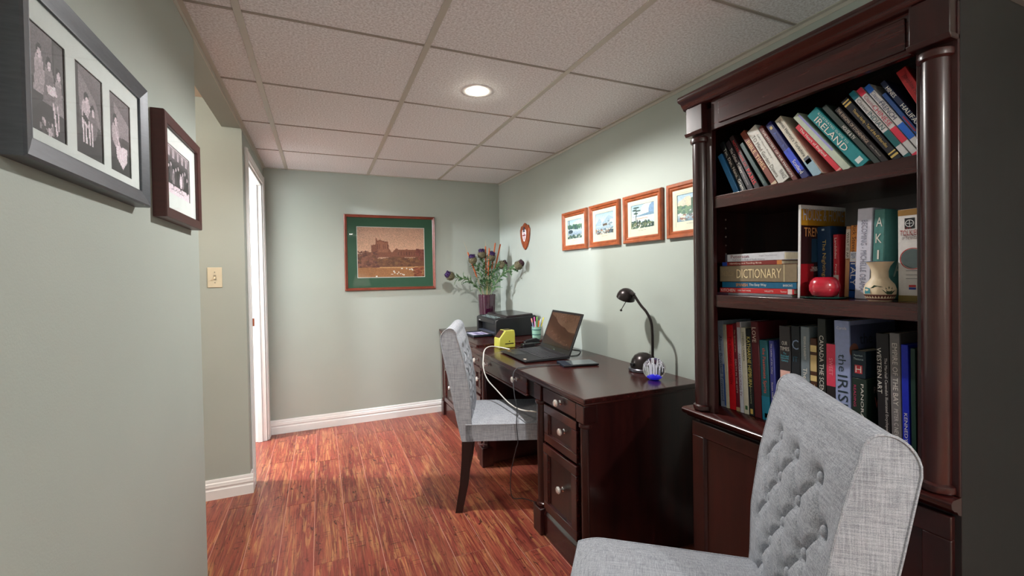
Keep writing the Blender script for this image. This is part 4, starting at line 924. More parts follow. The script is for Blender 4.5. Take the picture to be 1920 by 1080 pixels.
MB().box(0.016, 0.03, -0.165, -0.14, zk(0.02), zk(0.02)+0.0008).build('sticker', flat((206,190,176)), lp); MB().box(0.03, 0.052, 0.135, 0.165, zk(0.04), zk(0.04)+0.0008).build('sticker', flat((120,90,50)), lp)
tl = math.radians(22); MS = Matrix.Translation((LD-0.006, 0, 0.02)) @ Matrix.Rotation(tl, 4, 'Y')
LH = 0.262
sc = MB().box(0, 0.01, -LW/2, LW/2, 0, LH).xf(MS).build('lid', M_BLK, lp, bevel=0.003, seg=3)
MB().tube([(LD-0.004,-0.15,0.018), (LD-0.004,0.15,0.018)], 0.007, 10).build('hinge', M_BLKM, lp, smooth=True)
p = Paint(96, 58, (92,62,44)); p.vgrad(0.5, 1, (122,92,72), (104,74,56)); p.poly([(0,0.95),(0.1,0.9),(0.22,0.82),(0.35,0.7),(0.5,0.62),(0.62,0.6),(0.8,0.48),(1,0.44),(1,0),(0,0)], (70,40,26))
p.poly([(0,0.7),(0.3,0.5),(0.6,0.36),(1,0.3),(1,0),(0,0)], (84,50,34)); p.poly([(0,0.3),(0.2,0.22),(0.5,0.12),(1,0.1),(1,0),(0,0)], (60,44,38)); p.poly([(0,0.55),(0.15,0.5),(0.5,0.26),(0.9,0.12),(0.8,0.08),(0.3,0.2),(0,0.3)], (98,62,46))
for i in range(14): p.ell(0.12+i*.055+0.02*(i % 2), 0.36-0.02*i+0.05*(i % 3), 0.007, 0.010, (150,128,104))
p.rect(0, 0, 1, 0.035, (36,30,30)); p.a *= 0.64; p.grain(.08, 44)
MPs = MS @ Matrix.Translation((-0.0006, 0, LH/2+0.006)) @ Matrix(((0,0,-1,0), (-1,0,0,0), (0,1,0,0), (0,0,0,1)))
p.build('display', lp, LW-0.03, LH-0.042, 0, 0, 0, vcol_mat('lit_display', 0.25, 0.12), MPs)
text('hp', sc, tuple(MS @ Vector((-0.0006,0,0.01))), (0,-1,0), tuple(MS.to_3x3() @ Vector((0,0,1))), 0.014, 0.01, flat((150,170,160)), 'logo')

# --- tablet with a cover
tb = thing('tablet', 'small black tablet with a pale screen lying on the desk', 'tablet', (1.305, 2.13, ZD), math.radians(-12))
MB().box(-0.1, 0.1, -0.066, 0.066, 0.002, 0.012).build('body', M_BLK, tb, bevel=0.004, seg=3)
MB().box(-0.055, 0.094, -0.06, 0.06, 0.012, 0.0124).build('screen', mat('tablet_screen', (88,96,100), 0.12), tb)
MB().box(-0.104, -0.058, -0.064, 0.06, 0.0, 0.0145).build('cover_fold', mat('navy_cover', (22,34,52), 0.4), tb, bevel=0.002)

# --- cables
def smooth_path(pts, n=8):
    P = [Vector(p) for p in pts]; out = []
    for i in range(len(P)-1):
        a, b_, c, d = P[max(i-1,0)], P[i], P[i+1], P[min(i+2,len(P)-1)]
        for k in range(n):
            s = k/n; out.append(0.5*((2*b_)+(c-a)*s+(2*a-5*b_+4*c-d)*s*s+(3*b_-a-3*c+d)*s**3))
    return out+[P[-1]]
tag(MB().tube(smooth_path([(1.155,2.745,ZD+0.006), (1.10,2.79,ZD+0.018), (1.03,2.78,ZD+0.03), (0.97,2.72,ZD+0.022), (0.938,2.66,ZD-0.01), (0.915,2.60,ZD-0.07), (0.915,2.53,ZD-0.125), (0.93,2.42,ZD-0.165), (0.945,2.27,ZD-0.205), (0.965,2.16,ZD-0.215), (0.99,2.06,ZD-0.2), (1.05,2.02,ZD-0.21)]), 0.0034, 8).build('white_cable', mat('white_rubber', (226,226,220), 0.4), smooth=True), 'white charging cable looping off the desk front beside the laptop', 'cable')
tag(MB().tube(smooth_path([(1.20,2.145,ZD+0.006), (1.14,2.17,ZD+0.004), (1.05,2.19,ZD+0.004), (0.985,2.175,ZD+0.004), (0.95,2.17,ZD+0.002), (0.928,2.165,ZD-0.03), (0.922,2.14,ZD-0.12), (0.93,2.125,ZD-0.2), (0.925,2.125,ZD-0.28), (0.932,2.125,ZD-0.37), (0.93,2.15,ZD-0.42), (0.94,2.25,0.16), (0.96,2.28,0.02), (1.03,2.26,0.003), (1.12,2.12,0.003)]), 0.0026, 8).build('dark_cable', mat('dark_rubber', (52,56,62), 0.4), smooth=True), 'thin dark cable hanging from the tablet past the drawer to the floor', 'cable')
tag(MB().tube(smooth_path([(1.372,2.36,ZD+0.003), (1.44,2.36,ZD+0.003), (1.50,2.42,ZD+0.003), (1.545,2.50,ZD+0.003), (1.50,2.58,ZD+0.003), (1.43,2.64,ZD+0.02), (1.46,2.72,ZD+0.004), (1.54,2.74,ZD+0.003)]), 0.0024, 6).build('black_cable', M_BLKM, smooth=True), 'black cable curled on the desk behind the laptop screen', 'cable')

# --- gooseneck desk lamp
ld = thing('gooseneck_lamp', 'dark bronze gooseneck desk lamp with dome base and small dome shade', 'lamp', (1.515, 1.835, ZD))
M_BRZ = mat('dark_bronze', (52,46,46), 0.3, 0.6, noise=0.12)
MB().lathe([(0.07,0), (0.074,0.004), (0.074,0.014), (0.07,0.018), (0.0005,0.018)], seg=32, cap=False).build('base_ring', mat('pewter_ring', (120,120,130), 0.25, 0.8), ld, smooth=True)
MB().lathe([(0.064,0.016), (0.063,0.035), (0.056,0.06), (0.042,0.08), (0.022,0.091), (0.0005,0.094)], seg=32, cap=False).build('base_dome', M_BRZ, ld, smooth=True)
MB().box(-0.075, -0.062, -0.012, 0.012, 0.03, 0.045).build('switch', M_BLK, ld, bevel=0.002)
nk = smooth_path([(0.005,-0.062,0.05), (0.005,-0.066,0.1), (0.003,-0.068,0.2), (0.0,-0.062,0.26), (-0.006,-0.036,0.305), (-0.012,0.0,0.338), (-0.02,0.04,0.388)])
MB().tube(nk, 0.0068, 10).build('gooseneck', M_BRZ, ld, smooth=True); MB().lathe([(0.012,0.04), (0.013,0.075), (0.009,0.085)], (0.005,-0.062,0), 14).build('neck_collar', M_BRZ, ld, smooth=True)
hd = Vector((-0.03, 0.064, 0.398)); ax = Vector((0.0, -0.42, 0.9)).normalized(); MH = ax.to_track_quat('Z', 'Y').to_matrix().to_4x4(); MH.translation = hd+Vector((0,0.03,-0.02))
MB().lathe([(0.049,-0.010), (0.0475,0.007), (0.041,0.024), (0.029,0.037), (0.014,0.044), (0.0005,0.046)], seg=28, cap=False).lathe([(0.047,-0.0095), (0.045,0.007), (0.038,0.022), (0.026,0.034), (0.0005,0.042)], seg=28, cap=False).xf(MH).build('shade', M_BRZ, ld, smooth=True)
MB().lathe([(0.0005,0.034), (0.013,0.03), (0.016,0.012), (0.01,0.0), (0.0005,-0.003)], seg=16, cap=False).xf(MH).build('bulb', mat('frosted_bulb', (224,224,220), 0.3), ld, smooth=True)
MB().tube([nk[-1], hd+Vector((0.0,-0.005,0.0))], [0.012,0.011], 10).build('shade_joint', M_BRZ, ld, smooth=True)
MB().tube([hd+Vector((0,0.02,-0.035)), hd+Vector((-0.02,0.045,-0.088))], 0.0022, 6).ball(tuple(hd+Vector((-0.021,0.046,-0.092))), 0.0065, 10, 8).build('aiming_rod', M_BRZ, ld, smooth=True)

# --- glass paperweight
pw = thing('glass_paperweight', 'clear glass ball paperweight with white jellyfish threads and blue base', 'paperweight', (1.43, 1.655, ZD))
gm = bpy.data.materials.new('clear_glass'); gm.use_nodes = True; b_ = gm.node_tree.nodes['Principled BSDF']; b_.inputs['Transmission Weight'].default_value = 1; b_.inputs['Roughness'].default_value = 0.0; b_.inputs['IOR'].default_value = 1.42
MB().lathe([(0.0005,0.0), (0.022,0.0)]+[(0.052*math.cos(a), 0.0505+0.052*math.sin(a)) for a in np.linspace(-1.12, 1.55, 24)], seg=32, cap=False).build('glass_ball', gm, pw, smooth=True)
MB().ball((0,0,0.019), 0.026, 18, 10, (1,1,0.6)).build('blue_core', mat('cobalt_glass', (30,30,206), 0.2, emit=0.25), pw, smooth=True)
th_ = MB()
for k in range(18):
    a = 2*math.pi*k/18+0.1*(k % 3); r0 = 0.008+0.012*((k*7) % 5)/5; c, s = math.cos(a), math.sin(a)
    th_.tube([(r0*c, r0*s, 0.024), (r0*1.2*c, r0*1.2*s, 0.055), ((r0*1.4+0.006)*c, (r0*1.4+0.006)*s, 0.076), ((r0*1.3+0.016)*c, (r0*1.3+0.016)*s, 0.072), ((r0+0.022)*c, (r0+0.022)*s, 0.055), ((r0+0.02)*c, (r0+0.02)*s, 0.042)], [0.0008,0.001,0.0013,0.0012,0.001,0.0006], 5)
th_.build('white_threads', mat('white_thread_glass', (240,240,244), 0.3, emit=0.15), pw, smooth=True)['kind'] = 'stuff'
# ------------------------------------------------------------------ books
M_PAGE = mat('book_pages', (206,194,168), 0.85, noise=0.12, nscale=400, stretch=(1,1,0.05))
def bookpos(y, z, X):                                  # numbers below were measured on the plane X = 1.30
    return y*X/1.30, CAMZ+(z-CAMZ)*X/1.30
BASE_L = 'Xyz'
def book(label, cover, X, yl, zb, hgt, th, depth, tilt=0, texts=(), bands=(), group=None, name='book', lay=False, rough=0.45):
    """yl = far edge of the spine at the bottom; spine faces -X. texts: (string, centre along 0..1, length, letter height, colour, mode[, offset across])"""
    Rm = Matrix.Rotation(-math.pi/2, 3, 'Z') @ Matrix.Rotation(-math.radians(tilt), 3, 'Y')
    t = thing(name, label, 'book', (X, yl, zb+max(0.0, -th*math.sin(math.radians(tilt)))), Rm, group)
    c = 0.0018 if th < 0.02 else 0.0026; m = flat(cover, rough)
    MB().box(0, th, 0, c, 0, hgt).box(0, c, c, depth, 0, hgt).box(th-c, th, c, depth, 0, hgt).build('cover', m, t, bevel=min(0.0012, th*0.08), seg=1)
    MB().box(c, th-c, c, depth-0.004, 0.003, hgt-0.003).build('pages', M_PAGE, t)
    for i, (v0, v1, col, *rest) in enumerate(bands):
        u0, u1 = rest if rest else (0, 1)
        MB().box(th*u0+0.0002, th*u1-0.0002, -0.0004, 0.001, hgt*v0+0.0005, hgt*v1-0.0005).build('spine_band', flat(col, rough), t)
    for s, v, L, h_, col, mode, *off in texts:
        o = (th/2+(off[0] if off else 0), -0.0008, hgt*v)
        if mode == 'v': text(s, t, o, (0,0,-1), (1,0,0), L, h_, flat(col, 0.5), 'title')
        elif mode == 'h': text(s, t, o, (1,0,0), (0,0,1), L, h_, flat(col, 0.5), 'title')
        elif mode == 'c':                              # on the front cover, seen from the room
            text(s, t, (th+0.0009, off[1] if len(off) > 1 else depth/2, hgt*v), (0,1,0), (0,0,1), L, h_, flat(col, 0.5), 'cover_title')
    return t
WHT, BLK, GLD, RED = (226,222,214), (24,20,26), (206,176,96), (196,36,48)
G1 = 'books leaning on the top shelf'
XT = 1.30
def lean(label, cover, yl, hgt, th, tilt, texts=(), bands=(), depth=0.16, X=XT): return book(label, cover, X, yl, Z1+th*math.sin(math.radians(0)), hgt, th, depth, tilt, texts, bands, G1)
lean('short sky blue book, first of the leaning row', (52,116,168), 1.096, 0.16, 0.018, 25, depth=0.13)
lean('thin black book with white serif title beside the sky blue one', (18,22,24), 1.066, 0.205, 0.018, 25.6, [('Tim, Dan, Nana, Gram', .45, .17, .012, WHT, 'v')])
lean('black book titled The Other Tudors', (28,18,28), 1.041, 0.203, 0.018, 26.2, [('The Other Tudors', .6, .1, .010, WHT, 'v'), ('Philippa Jones', .22, .05, .006, (190,180,180), 'v')])
lean('black book with red lettering ending in PARIS', (34,12,16), 1.016, 0.219, 0.017, 26.8, [('NOTRE-DAME DE', .66, .11, .008, RED, 'v'), ('PARIS', .22, .06, .012, (226,40,50), 'v')])
lean('dark teal thin book next to the brown one', (40,66,66), 0.983, 0.185, 0.013, 29.2, [], [(.08, .3, (96,112,104), .3, .6)])
lean('rust brown book titled BIBLE TIMES', (122,52,32), 0.957, 0.228, 0.018, 30, [('BIBLE TIMES', .55, .12, .012, (226,190,140), 'v')], [(0, .05, (200,180,150))])
lean('thick white book with grey garden title', (206,204,196), 0.934, 0.224, 0.036, 30, [('TO Mind Garden Dawns', .5, .17, .012, (110,104,96), 'v', -.008), ('FRANCE', .1, .03, .012, (90,86,84), 'v', .008), ('Lake Shore Poetry', .62, .1, .007, (120,116,110), 'v', .006)])
lean('narrow dark red book behind the thick white one', (104,44,38), 0.888, 0.227, 0.013, 30.6, [('THE MYSTERY OF THE MANSION', .5, .19, .006, WHT, 'v')])
lean('navy blue book with a small gold crest', (22,28,98), 0.861, 0.229, 0.020, 31, [('Ancient Britain', .62, .09, .008, (70,90,170), 'v'), ('Scotland', .2, .05, .010, WHT, 'v')], [(.88, .93, (200,180,120), .3, .7), (.12, .5, (28,62,196))])
lean('cream book with a Yorkshire title fading to blue', (206,200,184), 0.828, 0.233, 0.023, 31, [("James Herriot's Yorkshire", .64, .15, .013, (40,40,44), 'v')], [(0, .26, (140,170,186)), (.2, .3, (80,84,96), .2, .9)])
lean('red book titled The Heart of England', (206,40,58), 0.765, 0.199, 0.0132, 36.4, [('The Heart of England', .62, .12, .009, WHT, 'v')], [(.02, .05, (230,160,150))])
lean('pale green book next to the big teal one', (186,196,178), 0.748, 0.238, 0.018, 36.4, [], [(.3, .97, (150,150,206), .68, .98)])
lean('big teal book lettered IRELAND', (20,132,138), 0.715, 0.226, 0.031, 36, [('IRELAND', .58, .135, .015, WHT, 'v', -.004), ('ILLUSTRATED GUIDE TO', .62, .13, .005, (200,220,216), 'v', .009)], [(.05, .12, (216,222,220), .25, .75)])
lean('dark green mottled book touching the teal one', (48,60,56), 0.675, 0.232, 0.0128, 34.4, [('HOUSE & TV', .52, .05, .008, WHT, 'v')])
lean('slim black book about Stonehenge', (30,22,24), 0.659, 0.207, 0.0136, 33.4, [('THE ENIGMA OF STONEHENGE', .66, .13, .007, (190,170,150), 'v'), ('John Michell', .2, .04, .004, (170,160,150), 'v')])
lean('black book with gilt bands at both ends', (22,22,32), 0.635, 0.225, 0.0175, 32.8, [('Thomas Hardy - Tess of the d\'Urbervilles', .5, .14, .009, GLD, 'v')], [(.9, .93, GLD), (.95, .97, GLD), (.05, .08, GLD), (.1, .12, GLD)])
lean('white and teal cookbook titled INDIAN', (206,204,204), 0.612, 0.239, 0.0132, 31.6, [('Classic', .78, .045, .008, (90,96,96), 'v'), ('INDIAN', .54, .06, .010, (40,90,96), 'v')], [(.89, 1, (16,106,122)), (.17, .38, (16,96,100)), (.0, .05, (16,96,100))])
lean('white and pink cookbook titled CHINESE', (206,204,204), 0.595, 0.240, 0.0132, 31.2, [('Classic', .8, .04, .008, (170,96,110), 'v'), ('CHINESE', .58, .07, .010, (196,60,84), 'v')], [(.9, 1, (206,48,76)), (.2, .4, (214,50,76)), (.0, .05, (214,50,76))])
lean('white and blue cookbook titled FRENCH', (206,204,204), 0.578, 0.240, 0.0132, 30.8, [('Classic', .82, .04, .008, (110,120,150), 'v'), ('FRENCH', .62, .06, .010, (50,60,96), 'v')], [(.9, 1, (28,98,190)), (.22, .42, (30,100,200)), (.0, .05, (30,100,200))])
lean('mid blue thin book under the Halifax one', (36,74,134), 0.561, 0.2, 0.0085, 30.2, [], [(.35, .6, (150,44,70), .25, .7)])
lean('navy book lettered HALIFAX', (20,34,66), 0.549, 0.234, 0.011, 29.8, [('HINES', .84, .035, .008, WHT, 'v'), ('HALIFAX', .5, .07, .009, WHT, 'v')])
lean('thick red book with dark script at the end of the leaning row', (168,32,36), 0.534, 0.237, 0.022, 24.5, [('Josephine Hart', .78, .07, .012, (90,16,20), 'v')], depth=0.2)

# ---- middle shelf: lying stack
G2 = 'books stacked flat on the middle shelf'
def lying(label, cover, y0, y1, z, th, depth, X, texts=(), bands=()):
    """spine faces -X, length along y; y0 far end"""
    L = y0-y1; t = thing('book', label, 'book', (X, y0, z), Matrix.Rotation(-math.pi/2, 3, 'Z'), G2); c = 0.002; m = flat(cover, 0.45)
    MB().box(0, L, 0, c, 0, th).box(0, L, c, depth, 0, c).box(0, L, c, depth, th-c, th).build('cover', m, t, bevel=0.001, seg=1)
    MB().box(0.003, L-0.003, c, depth-0.004, c, th-c).build('pages', M_PAGE, t)
    for u0, u1, col in bands: MB().box(L*u0, L*u1, -0.0004, 0.001, 0.0004, th-0.0004).build('spine_band', flat(col, 0.45), t)
    for s, u, ln, h_, col, dz in texts: text(s, t, (L*u, -0.0008, th/2+dz), (1,0,0), (0,0,1), ln, h_, flat(col, 0.5), 'title')
    return t
z = Z2
for lab, col, y0, y1, th, dp, X, tx, bd in (
    ('thin grey picture book at the bottom of the stack', (110,110,116), 1.196, 0.898, 0.008, 0.2, 1.296, [], [(0,.25,(70,44,60))]),
    ('red softcover cookbook lettered KITCHEN', (186,36,40), 1.160, 0.891, 0.0165, 0.19, 1.30, [('KITCHEN', .13, .058, .010, WHT, 0), ('IDEAS THAT WORK', .37, .05, .005, WHT, 0), ('WILLETTS', .7, .03, .005, WHT, 0), ('Taunton', .88, .02, .005, WHT, 0)], [(.93,.98,(220,200,196))]),
    ('blue language course book lettered SPANISH', (18,92,128), 1.152, 0.884, 0.0205, 0.2, 1.302, [('SPANISH', .3, .045, .010, (226,150,60), 0), ('The Easy Way', .52, .062, .010, WHT, 0), ("BARRON'S", .9, .03, .007, WHT, 0)], []),
    ('thick tan dictionary in the middle of the stack', (128,112,88), 1.159, 0.882, 0.054, 0.2, 1.30, [('DICTIONARY', .54, .16, .030, (226,206,160), 0), ('THE ENGLISH', .12, .05, .016, (160,140,108), 0)], [(.855,.862,(206,190,150))]),
    ('slim dark red bird book on the dictionary', (120,36,30), 1.150, 0.93, 0.0135, 0.16, 1.302, [('Identifying and Feeding Birds', .42, .12, .007, (226,206,190), 0)], [(0,.09,(30,60,140)), (.93,1,(190,120,60))]),
    ('pale field guide on top of the stack', (196,198,204), 1.137, 0.921, 0.025, 0.18, 1.302, [('Peterson', .27, .07, .011, (120,40,60), .004), ('Field Guide to Birds of North America', .42, .12, .005, (80,80,90), -.007), ('Roger Tory Peterson', .75, .06, .004, (110,110,120), .003)], [(0,.04,(60,60,70))])):
    lying(lab, col, y0, y1, z, th, dp, X, tx, bd); z += th+0.0004

# ---- middle shelf: standing
G3 = 'books standing on the middle shelf'
def stand(label, cover, X, yl, ztop, th, depth, tilt=0, texts=(), bands=(), zb=Z2, name='book', group=G3):
    y, zt = bookpos(yl, ztop, X); return book(label, cover, X, y, zb, zt-zb, th*X/1.30, depth, tilt, texts, bands, group, name)
hm = stand('glossy magazine with a gold masthead standing beside the stack', (226,226,226), 1.30, 0.880, 1.452, 0.007, 0.212, -1.0, [('HOUSE & HOME', .9, .19, .036, (168,170,190), 'c'), ('TREND', .71, .09, .026, (210,150,90), 'c', 0, .06), ('THE RETURN OF', .32, .06, .007, WHT, 'c', 0, .08), ('DECORATED ROOMS', .295, .07, .007, WHT, 'c', 0, .08)], name='magazine')
MB().box(0.0071, 0.0074, 0.002, 0.208, 0.005, 0.262).build('cover_print', flat((44,20,22), 0.3), hm); MB().box(0.0074, 0.0076, 0.002, 0.208, 0.214, 0.262).build('masthead', flat((178,128,36), 0.3), hm)
MB().box(0.0074, 0.0076, 0.05, 0.11, 0.105, 0.175).build('cover_picture', flat((30,60,84), 0.3), hm); MB().box(0.0074, 0.0076, 0.002, 0.06, 0.005, 0.1).build('cover_picture', flat((150,24,34), 0.3), hm)
stand('navy novel with gold italic title behind the red pot', (22,54,88), 1.375, 0.822, 1.381, 0.036, 0.13, 0, [('The Nightingale', .5, .13, .013, GLD, 'v'), ('y', .12, .015, .012, GLD, 'v')], [(.94, .97, (180,200,210), .35, .55)])
stand('red and white paperback behind the red pot', (186,36,52), 1.375, 0.779, 1.356, 0.0135, 0.12, 0, [('Landslides', .78, .06, .006, WHT, 'v'), ('Penguin', .42, .04, .005, WHT, 'v')], [(.0, .36, (206,200,196))])
stand('tan paperback about art', (190,140,96), 1.372, 0.752, 1.375, 0.0105, 0.13, -2, [('WHAT IS ART', .72, .08, .006, (70,50,40), 'v')], [(.55, .96, (206,196,184))])
stand('orange and blue travel guide lettered ITALY', (222,142,60), 1.372, 0.7405, 1.376, 0.018, 0.12, -2, [('Rick Steves', .82, .075, .010, (70,40,20), 'v'), ('BEST', .6, .012, .007, (40,70,120), 'h'), ('OF', .56, .008, .007, (40,70,120), 'h'), ('ITALY', .36, .075, .013, WHT, 'v')], [(.5, .64, (222,226,232)), (.0, .5, (20,70,140)), (.1, .12, WHT)])
stand('thick white memoir with grey lettering', (206,206,222), 1.342, 0.7265, 1.417, 0.0345, 0.16, -2.2, [('BECOMING - MICHELLE OBAMA', .48, .19, .014, (130,130,150), 'v')])
stand('teal novel lettered AKIN with a landscape cover', (76,130,126), 1.342, 0.6875, 1.41, 0.0235, 0.15, -2.2, [(ch, v, .004 if ch == 'I' else .014, .024, WHT, 'h') for ch, v in zip('AKIN', (.86, .68, .5, .32))]+[('A', .36, .05, .05, (170,190,180), 'c', 0, .07)], [(0, .42, (44,50,50))])
tk = stand('white boxed novel with a black emblem at the shelf end', (226,222,220), 1.318, 0.629, 1.402, 0.05, 0.15, 0, [('J.R.R.', .79, .015, .006, (150,40,40), 'h', -.004), ('TOLKIEN', .745, .04, .013, (150,30,36), 'h', -.001), ('THE LORD', .71, .026, .006, (90,60,60), 'h', -.002), ('OF THE RINGS', .685, .03, .006, (90,60,60), 'h', -.002)], [(.93, 1, (150,110,50)), (0, .07, (130,110,50))])
MB().box(0.014, 0.034, -0.0006, 0.0005, 0.178, 0.204).build('emblem_panel', flat((24,22,26)), tk)
MB().lathe([(0.0075,0), (0.009,0), (0.009,0.0004), (0.0075,0.0004)], (0.024,-0.0006,0.191), 20, '-Y', cap=False).box(0.0234,0.0246,-0.001,-0.0006,0.183,0.199).box(0.018,0.030,-0.001,-0.0006,0.1904,0.1916).build('emblem', flat((230,230,230)), tk)
MB().lathe([(0.0245,0), (0.0262,0), (0.0262,0.0004), (0.0245,0.0004)], (0.03,-0.0004,0.105), 32, '-Y', cap=False).build('red_ring', flat((180,50,50)), tk)
MB().lathe([(0.0235,0), (0.0235,0.0006)], (0.03,0.0,0.105), 28, '-Y').build('cover_roundel', flat((84,98,98)), tk)
MB().box(0.022, 0.036, -0.0006, 0.0005, 0.036, 0.041).build('badge', flat((196,40,50)), tk); MB().box(0.022, 0.036, -0.0006, 0.0005, 0.03, 0.035).build('badge', flat((40,60,150)), tk)
for v in (0.056, 0.065, 0.075): MB().box(0.016, 0.042, -0.0005, 0.0005, v, v+0.0012).build('small_print', flat((120,120,124)), tk)

# ---- pots on the middle shelf
gp = tag(MB().lathe([(0.0005,0.001), (0.045,0.001), (0.056,0.003), (0.058,0.006), (0.055,0.006), (0.044,0.0045), (0.0005,0.0045)], (1.318,0.814,Z2), 36, cap=False).build('glass_plate', mat('green_glass', (36,92,82), 0.1, spec=0.8), smooth=True), 'round green glass plate under the red pot', 'plate')
rp_ = thing('red_pot', 'round glossy red pot on a green glass plate', 'pot', (1.318, 0.814, Z2+0.0046))
MB().lathe([(0.0005,0.0), (0.022,0.0), (0.031,0.006), (0.037,0.019), (0.0375,0.031), (0.034,0.045), (0.026,0.054), (0.021,0.056), (0.019,0.055), (0.022,0.045), (0.0005,0.02)], seg=40, cap=False).build('pot_body', mat('red_lacquer', (186,34,54), 0.22, coat=0.5, noise=0.12, nscale=8, stretch=(1,1,14)), rp_, smooth=True)
cv = thing('painted_vase', 'small cream pottery vase painted with a bird and cactus', 'vase', (1.30, 0.668, Z2))
MB().lathe([(0.0005,0.0), (0.022,0.0), (0.026,0.004), (0.032,0.018), (0.0332,0.03), (0.029,0.043), (0.021,0.053), (0.0175,0.06), (0.0172,0.076), (0.0205,0.088), (0.0285,0.1), (0.0265,0.1), (0.0185,0.088), (0.0155,0.07), (0.0005,0.05)], seg=40, cap=False).build('vase_body', mat('cream_pottery', (214,196,166), 0.5, noise=0.06), cv, smooth=True)
MB().lathe([(0.0287,0.0995), (0.0291,0.1005), (0.0265,0.1008)], seg=40, cap=False).build('rim_stripe', mat('blue_glaze', (50,96,130), 0.4), cv, smooth=True)
MB().lathe([(0.0262,0.0035), (0.0288,0.0095), (0.032,0.0165), (0.0325,0.0175)], seg=40, cap=False).build('base_stripe', mat('brown_slip', (92,40,34), 0.5), cv, smooth=True)
def decal(pts, rad, z0, a0, m, nm):                    # painted mark wrapped on the belly
    MB().add([((rad(z0+v)+0.0016)*math.cos(a0+u), (rad(z0+v)+0.0016)*math.sin(a0+u), z0+v) for u, v in pts], [tuple(range(len(pts)))]).build(nm, m, cv)
rv = lambda z: float(np.interp(z, [0.004,0.018,0.03,0.043,0.053], [0.026,0.032,0.0332,0.029,0.021]))
for k in range(17):
    zz = -1.3+k*0.2; decal([(zz,0), (zz+0.1,0.0065), (zz+0.2,0)], rv, 0.008, math.pi+0.2, mat('cream_zigzag', (222,206,176), 0.5), 'zigzag_mark')
for du, ln in ((-.5,.013),(-.25,.018),(0,.021),(.25,.018),(.45,.011)): decal([(-.15,0), (.15,0), (du,ln)], rv, 0.0185, math.pi+1.05, mat('dark_green_slip', (40,60,40), 0.5), 'cactus_mark')
decal([(-.28,0), (.24,0.001), (.2,0.014), (-.26,0.017)], rv, 0.019, math.pi-0.35, mat('turquoise_slip', (50,130,140), 0.5), 'bird_mark'); decal([(-.2,0), (.55,0.004), (.0,0.008)], rv, 0.033, math.pi+0.1, mat('dark_green_slip'), 'bird_mark')

# ---- bottom shelf
G4 = 'books standing on the lowest open shelf'
XB = 1.35
def low(label, cover, yl, ztop, th, tilt, texts=(), bands=(), depth=0.15, X=XB, zb=None, rough=0.45):
    zb = ZB+0.0005 if zb is None else zb
    t = book(label, cover, X, yl, zb, (ztop-zb)/math.cos(math.radians(tilt)), th, depth, tilt, texts, bands, G4, rough=rough); return t
low('tall grey-blue book at the far end of the lowest shelf', (140,150,166), 1.205, 1.078, 0.0225, 2.4, [('Above Bowland Townsend', .45, .24, .012, (30,50,90), 'v')], [(.02,.5,(40,80,150),.8,1)])
low('thin cream book beside the red one', (206,196,170), 1.181, 1.066, 0.0135, 2.4)
low('bright red book with a black title', (206,26,36), 1.166, 1.067, 0.0265, 2.4, [('THE MONGREL CANTEEN', .58, .17, .011, (90,10,16), 'v')])
low('maroon book with pale lettering', (112,30,42), 1.138, 1.074, 0.0145, 2.4, [('The Queen of the', .8, .08, .006, (220,190,150), 'v'), ('DEATH IN THE CITY', .4, .12, .006, (216,200,190), 'v')], [(0,.05,(180,150,110))])
low('narrow white book with violet lettering', (206,206,214), 1.122, 1.08, 0.014, 2.4, [('AFRICAN COOKING TV', .42, .15, .009, (120,60,100), 'v')], [(.94,1,(170,110,110))])
low('cream book titled LONDON CANADA', (210,204,184), 1.1065, 1.062, 0.0185, 2.4, [('LONDON CANADA', .78, .1, .008, (60,64,60), 'v')], [(.05,.1,(60,100,60),.3,.8)])
low('black biography with a large gold name', (28,34,36), 1.086, 1.061, 0.0195, 2.4, [('KATHARINE HEPBURN', .62, .17, .013, (216,204,110), 'v'), ('Barbara Leaming', .24, .06, .006, (190,190,150), 'v')], [(.02,.08,GLD,.25,.75)])
low('tall maroon book lettered LOV', (86,26,34), 1.065, 1.087, 0.027, 2.4, [('LOVE', .86, .05, .014, (226,206,190), 'v', -.002)], [(.93,.94,(206,190,180),.2,.7)])
low('teal paperback with red script title', (22,96,108), 1.036, 1.028, 0.028, 2.2, [('the Passionate Spirits', .62, .15, .014, (222,92,70), 'v')], [(.0,.3,(20,120,150)), (.03,.09,GLD,.3,.8)])
low('thin violet-blue paperback beside the teal one', (58,64,140), 1.004, 1.03, 0.016, 1.6, [('The Ladies of the Valley', .78, .1, .006, WHT, 'v'), ('Susan Hill', .4, .05, .005, WHT, 'v')])
ot = low('tall dark book lettered OUR TIMES with a portrait strip', (44,40,44), 0.972, 1.083, 0.036, 0.6, [('OUR', .83, .018, .012, WHT, 'h'), ('TIMES', .775, .03, .012, WHT, 'h'), ('The', .73, .01, .007, (90,180,200), 'h'), ('Illustrated', .705, .026, .007, (90,180,200), 'h'), ('history of the', .68, .026, .007, (90,180,200), 'h'), ('Century', .655, .022, .007, (90,180,200), 'h')], [(.3,.56,(214,170,160),.05,.95)])
low('black book with a big pale C', (20,26,34), 0.9335, 1.087, 0.027, 0.4, [('C', .82, .02, .03, (130,150,180), 'h'), ('IT', .68, .014, .016, (50,90,110), 'h')], [(.3,.46,(150,50,44),.4,.8)])
low('grey nature book with white lettering', (116,128,136), 0.9045, 1.087, 0.0265, 0.2, [('REGAN & FLAHERTY', .8, .07, .007, WHT, 'v'), ('The Nature', .46, .1, .012, WHT, 'v')])
low('brown and cream volume with square spine labels', (72,40,22), 0.8755, 1.055, 0.0185, 0.2, [('THE CANADA', .36, .1, .008, (216,196,140), 'v')], [(.86,.93,(214,190,130)), (.66,.83,(196,172,120)), (.56,.62,(214,190,130))])
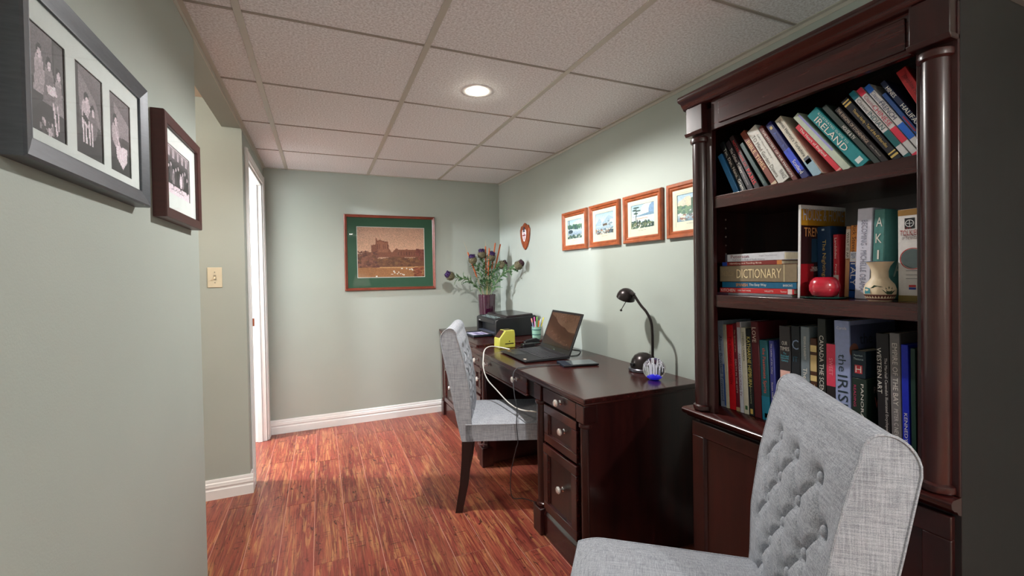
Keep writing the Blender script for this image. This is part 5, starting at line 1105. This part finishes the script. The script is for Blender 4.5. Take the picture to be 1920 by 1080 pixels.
low('tallest black book about scenic Canada', (30,36,34), 0.855, 1.116, 0.0235, 0, [('CANADA THE SCENIC LAND', .52, .24, .012, WHT, 'v')], depth=0.24)
low('black book with a pink label', (26,20,24), 0.8295, 1.048, 0.0245, 0, [('SWEET', .76, .05, .010, (236,150,160), 'v'), ('THE', .25, .04, .010, WHT, 'v')], [(.56,.99,(214,60,90))])
ib = low('large lilac book titled the Irish', (150,164,206), 0.8035, 1.115, 0.040, 0.8, [('Carola', .94, .026, .008, WHT, 'h'), ('the', .66, .05, .020, (40,60,70), 'v'), ('IRISh', .42, .1, .026, (30,50,60), 'v'), ('the', .85, .06, .03, (40,46,70), 'c', 0, .075), ('Irish', .72, .09, .03, (40,46,70), 'c', 0, .06)], [(0,.25,(120,110,150))], depth=0.22)
MB().box(0.0402, 0.0405, 0.004, 0.216, 0.01, 0.34).build('cover_print', flat((84,92,128)), ib); MB().ball((0.0403,0.02,0.27), 0.022, 14, 8, (0.02,1,1)).build('cover_moon', flat((150,96,80)), ib)
pan = low('dark green thick paperback, lower of two pocket books', (24,44,36), 0.7625, 0.96, 0.036, 0, [('PANORAMA', .6, .13, .007, WHT, 'v', .008), ('READING', .75, .06, .006, (200,60,110), 'v', -.010), ('PAN', .84, .035, .018, (206,180,180), 'c', 0, .05), ('V', .66, .018, .032, (220,120,110), 'c', 0, .045)], depth=0.11)
low('small navy pocket dictionary lying on top of the green paperback', (18,40,54), 0.7625, 1.036, 0.034, 0, [('Paperback', .82, .022, .006, (180,200,200), 'h'), ('Thesaurus', .7, .024, .006, (180,200,200), 'h'), ('H', .32, .014, .018, WHT, 'h')], [(.16,.48,(206,60,70),.22,.78)], zb=0.9612, depth=0.1)
low('black art encyclopedia lettered WESTERN ART', (26,24,28), 0.698, 1.09, 0.029, 1.0, [('WESTERN ART', .7, .12, .010, WHT, 'v', -.008), ('The Marshall Cavendish Illustrated Encyclopedia', .5, .2, .008, (206,200,196), 'v', .006)])
low('grey history book about a bay empire', (122,118,118), 0.668, 1.094, 0.0225, 0.9, [('EMPIRE OF THE BAY', .68, .16, .011, WHT, 'v'), ('PETER C NEWMAN', .26, .1, .009, (216,210,206), 'v')])
low('bright cobalt blue book near the shelf end', (24,44,190), 0.644, 1.067, 0.015, 0.8, [('KENNEDYS', .3, .08, .007, WHT, 'v')])
low('dark green thin book at the near end of the lowest shelf', (26,58,48), 0.6265, 1.06, 0.010, 0.4)
low('black book half hidden by the near column', (24,22,26), 0.614, 1.0, 0.03, 0.2)
flush_texts()
bpy.context.view_layer.update()
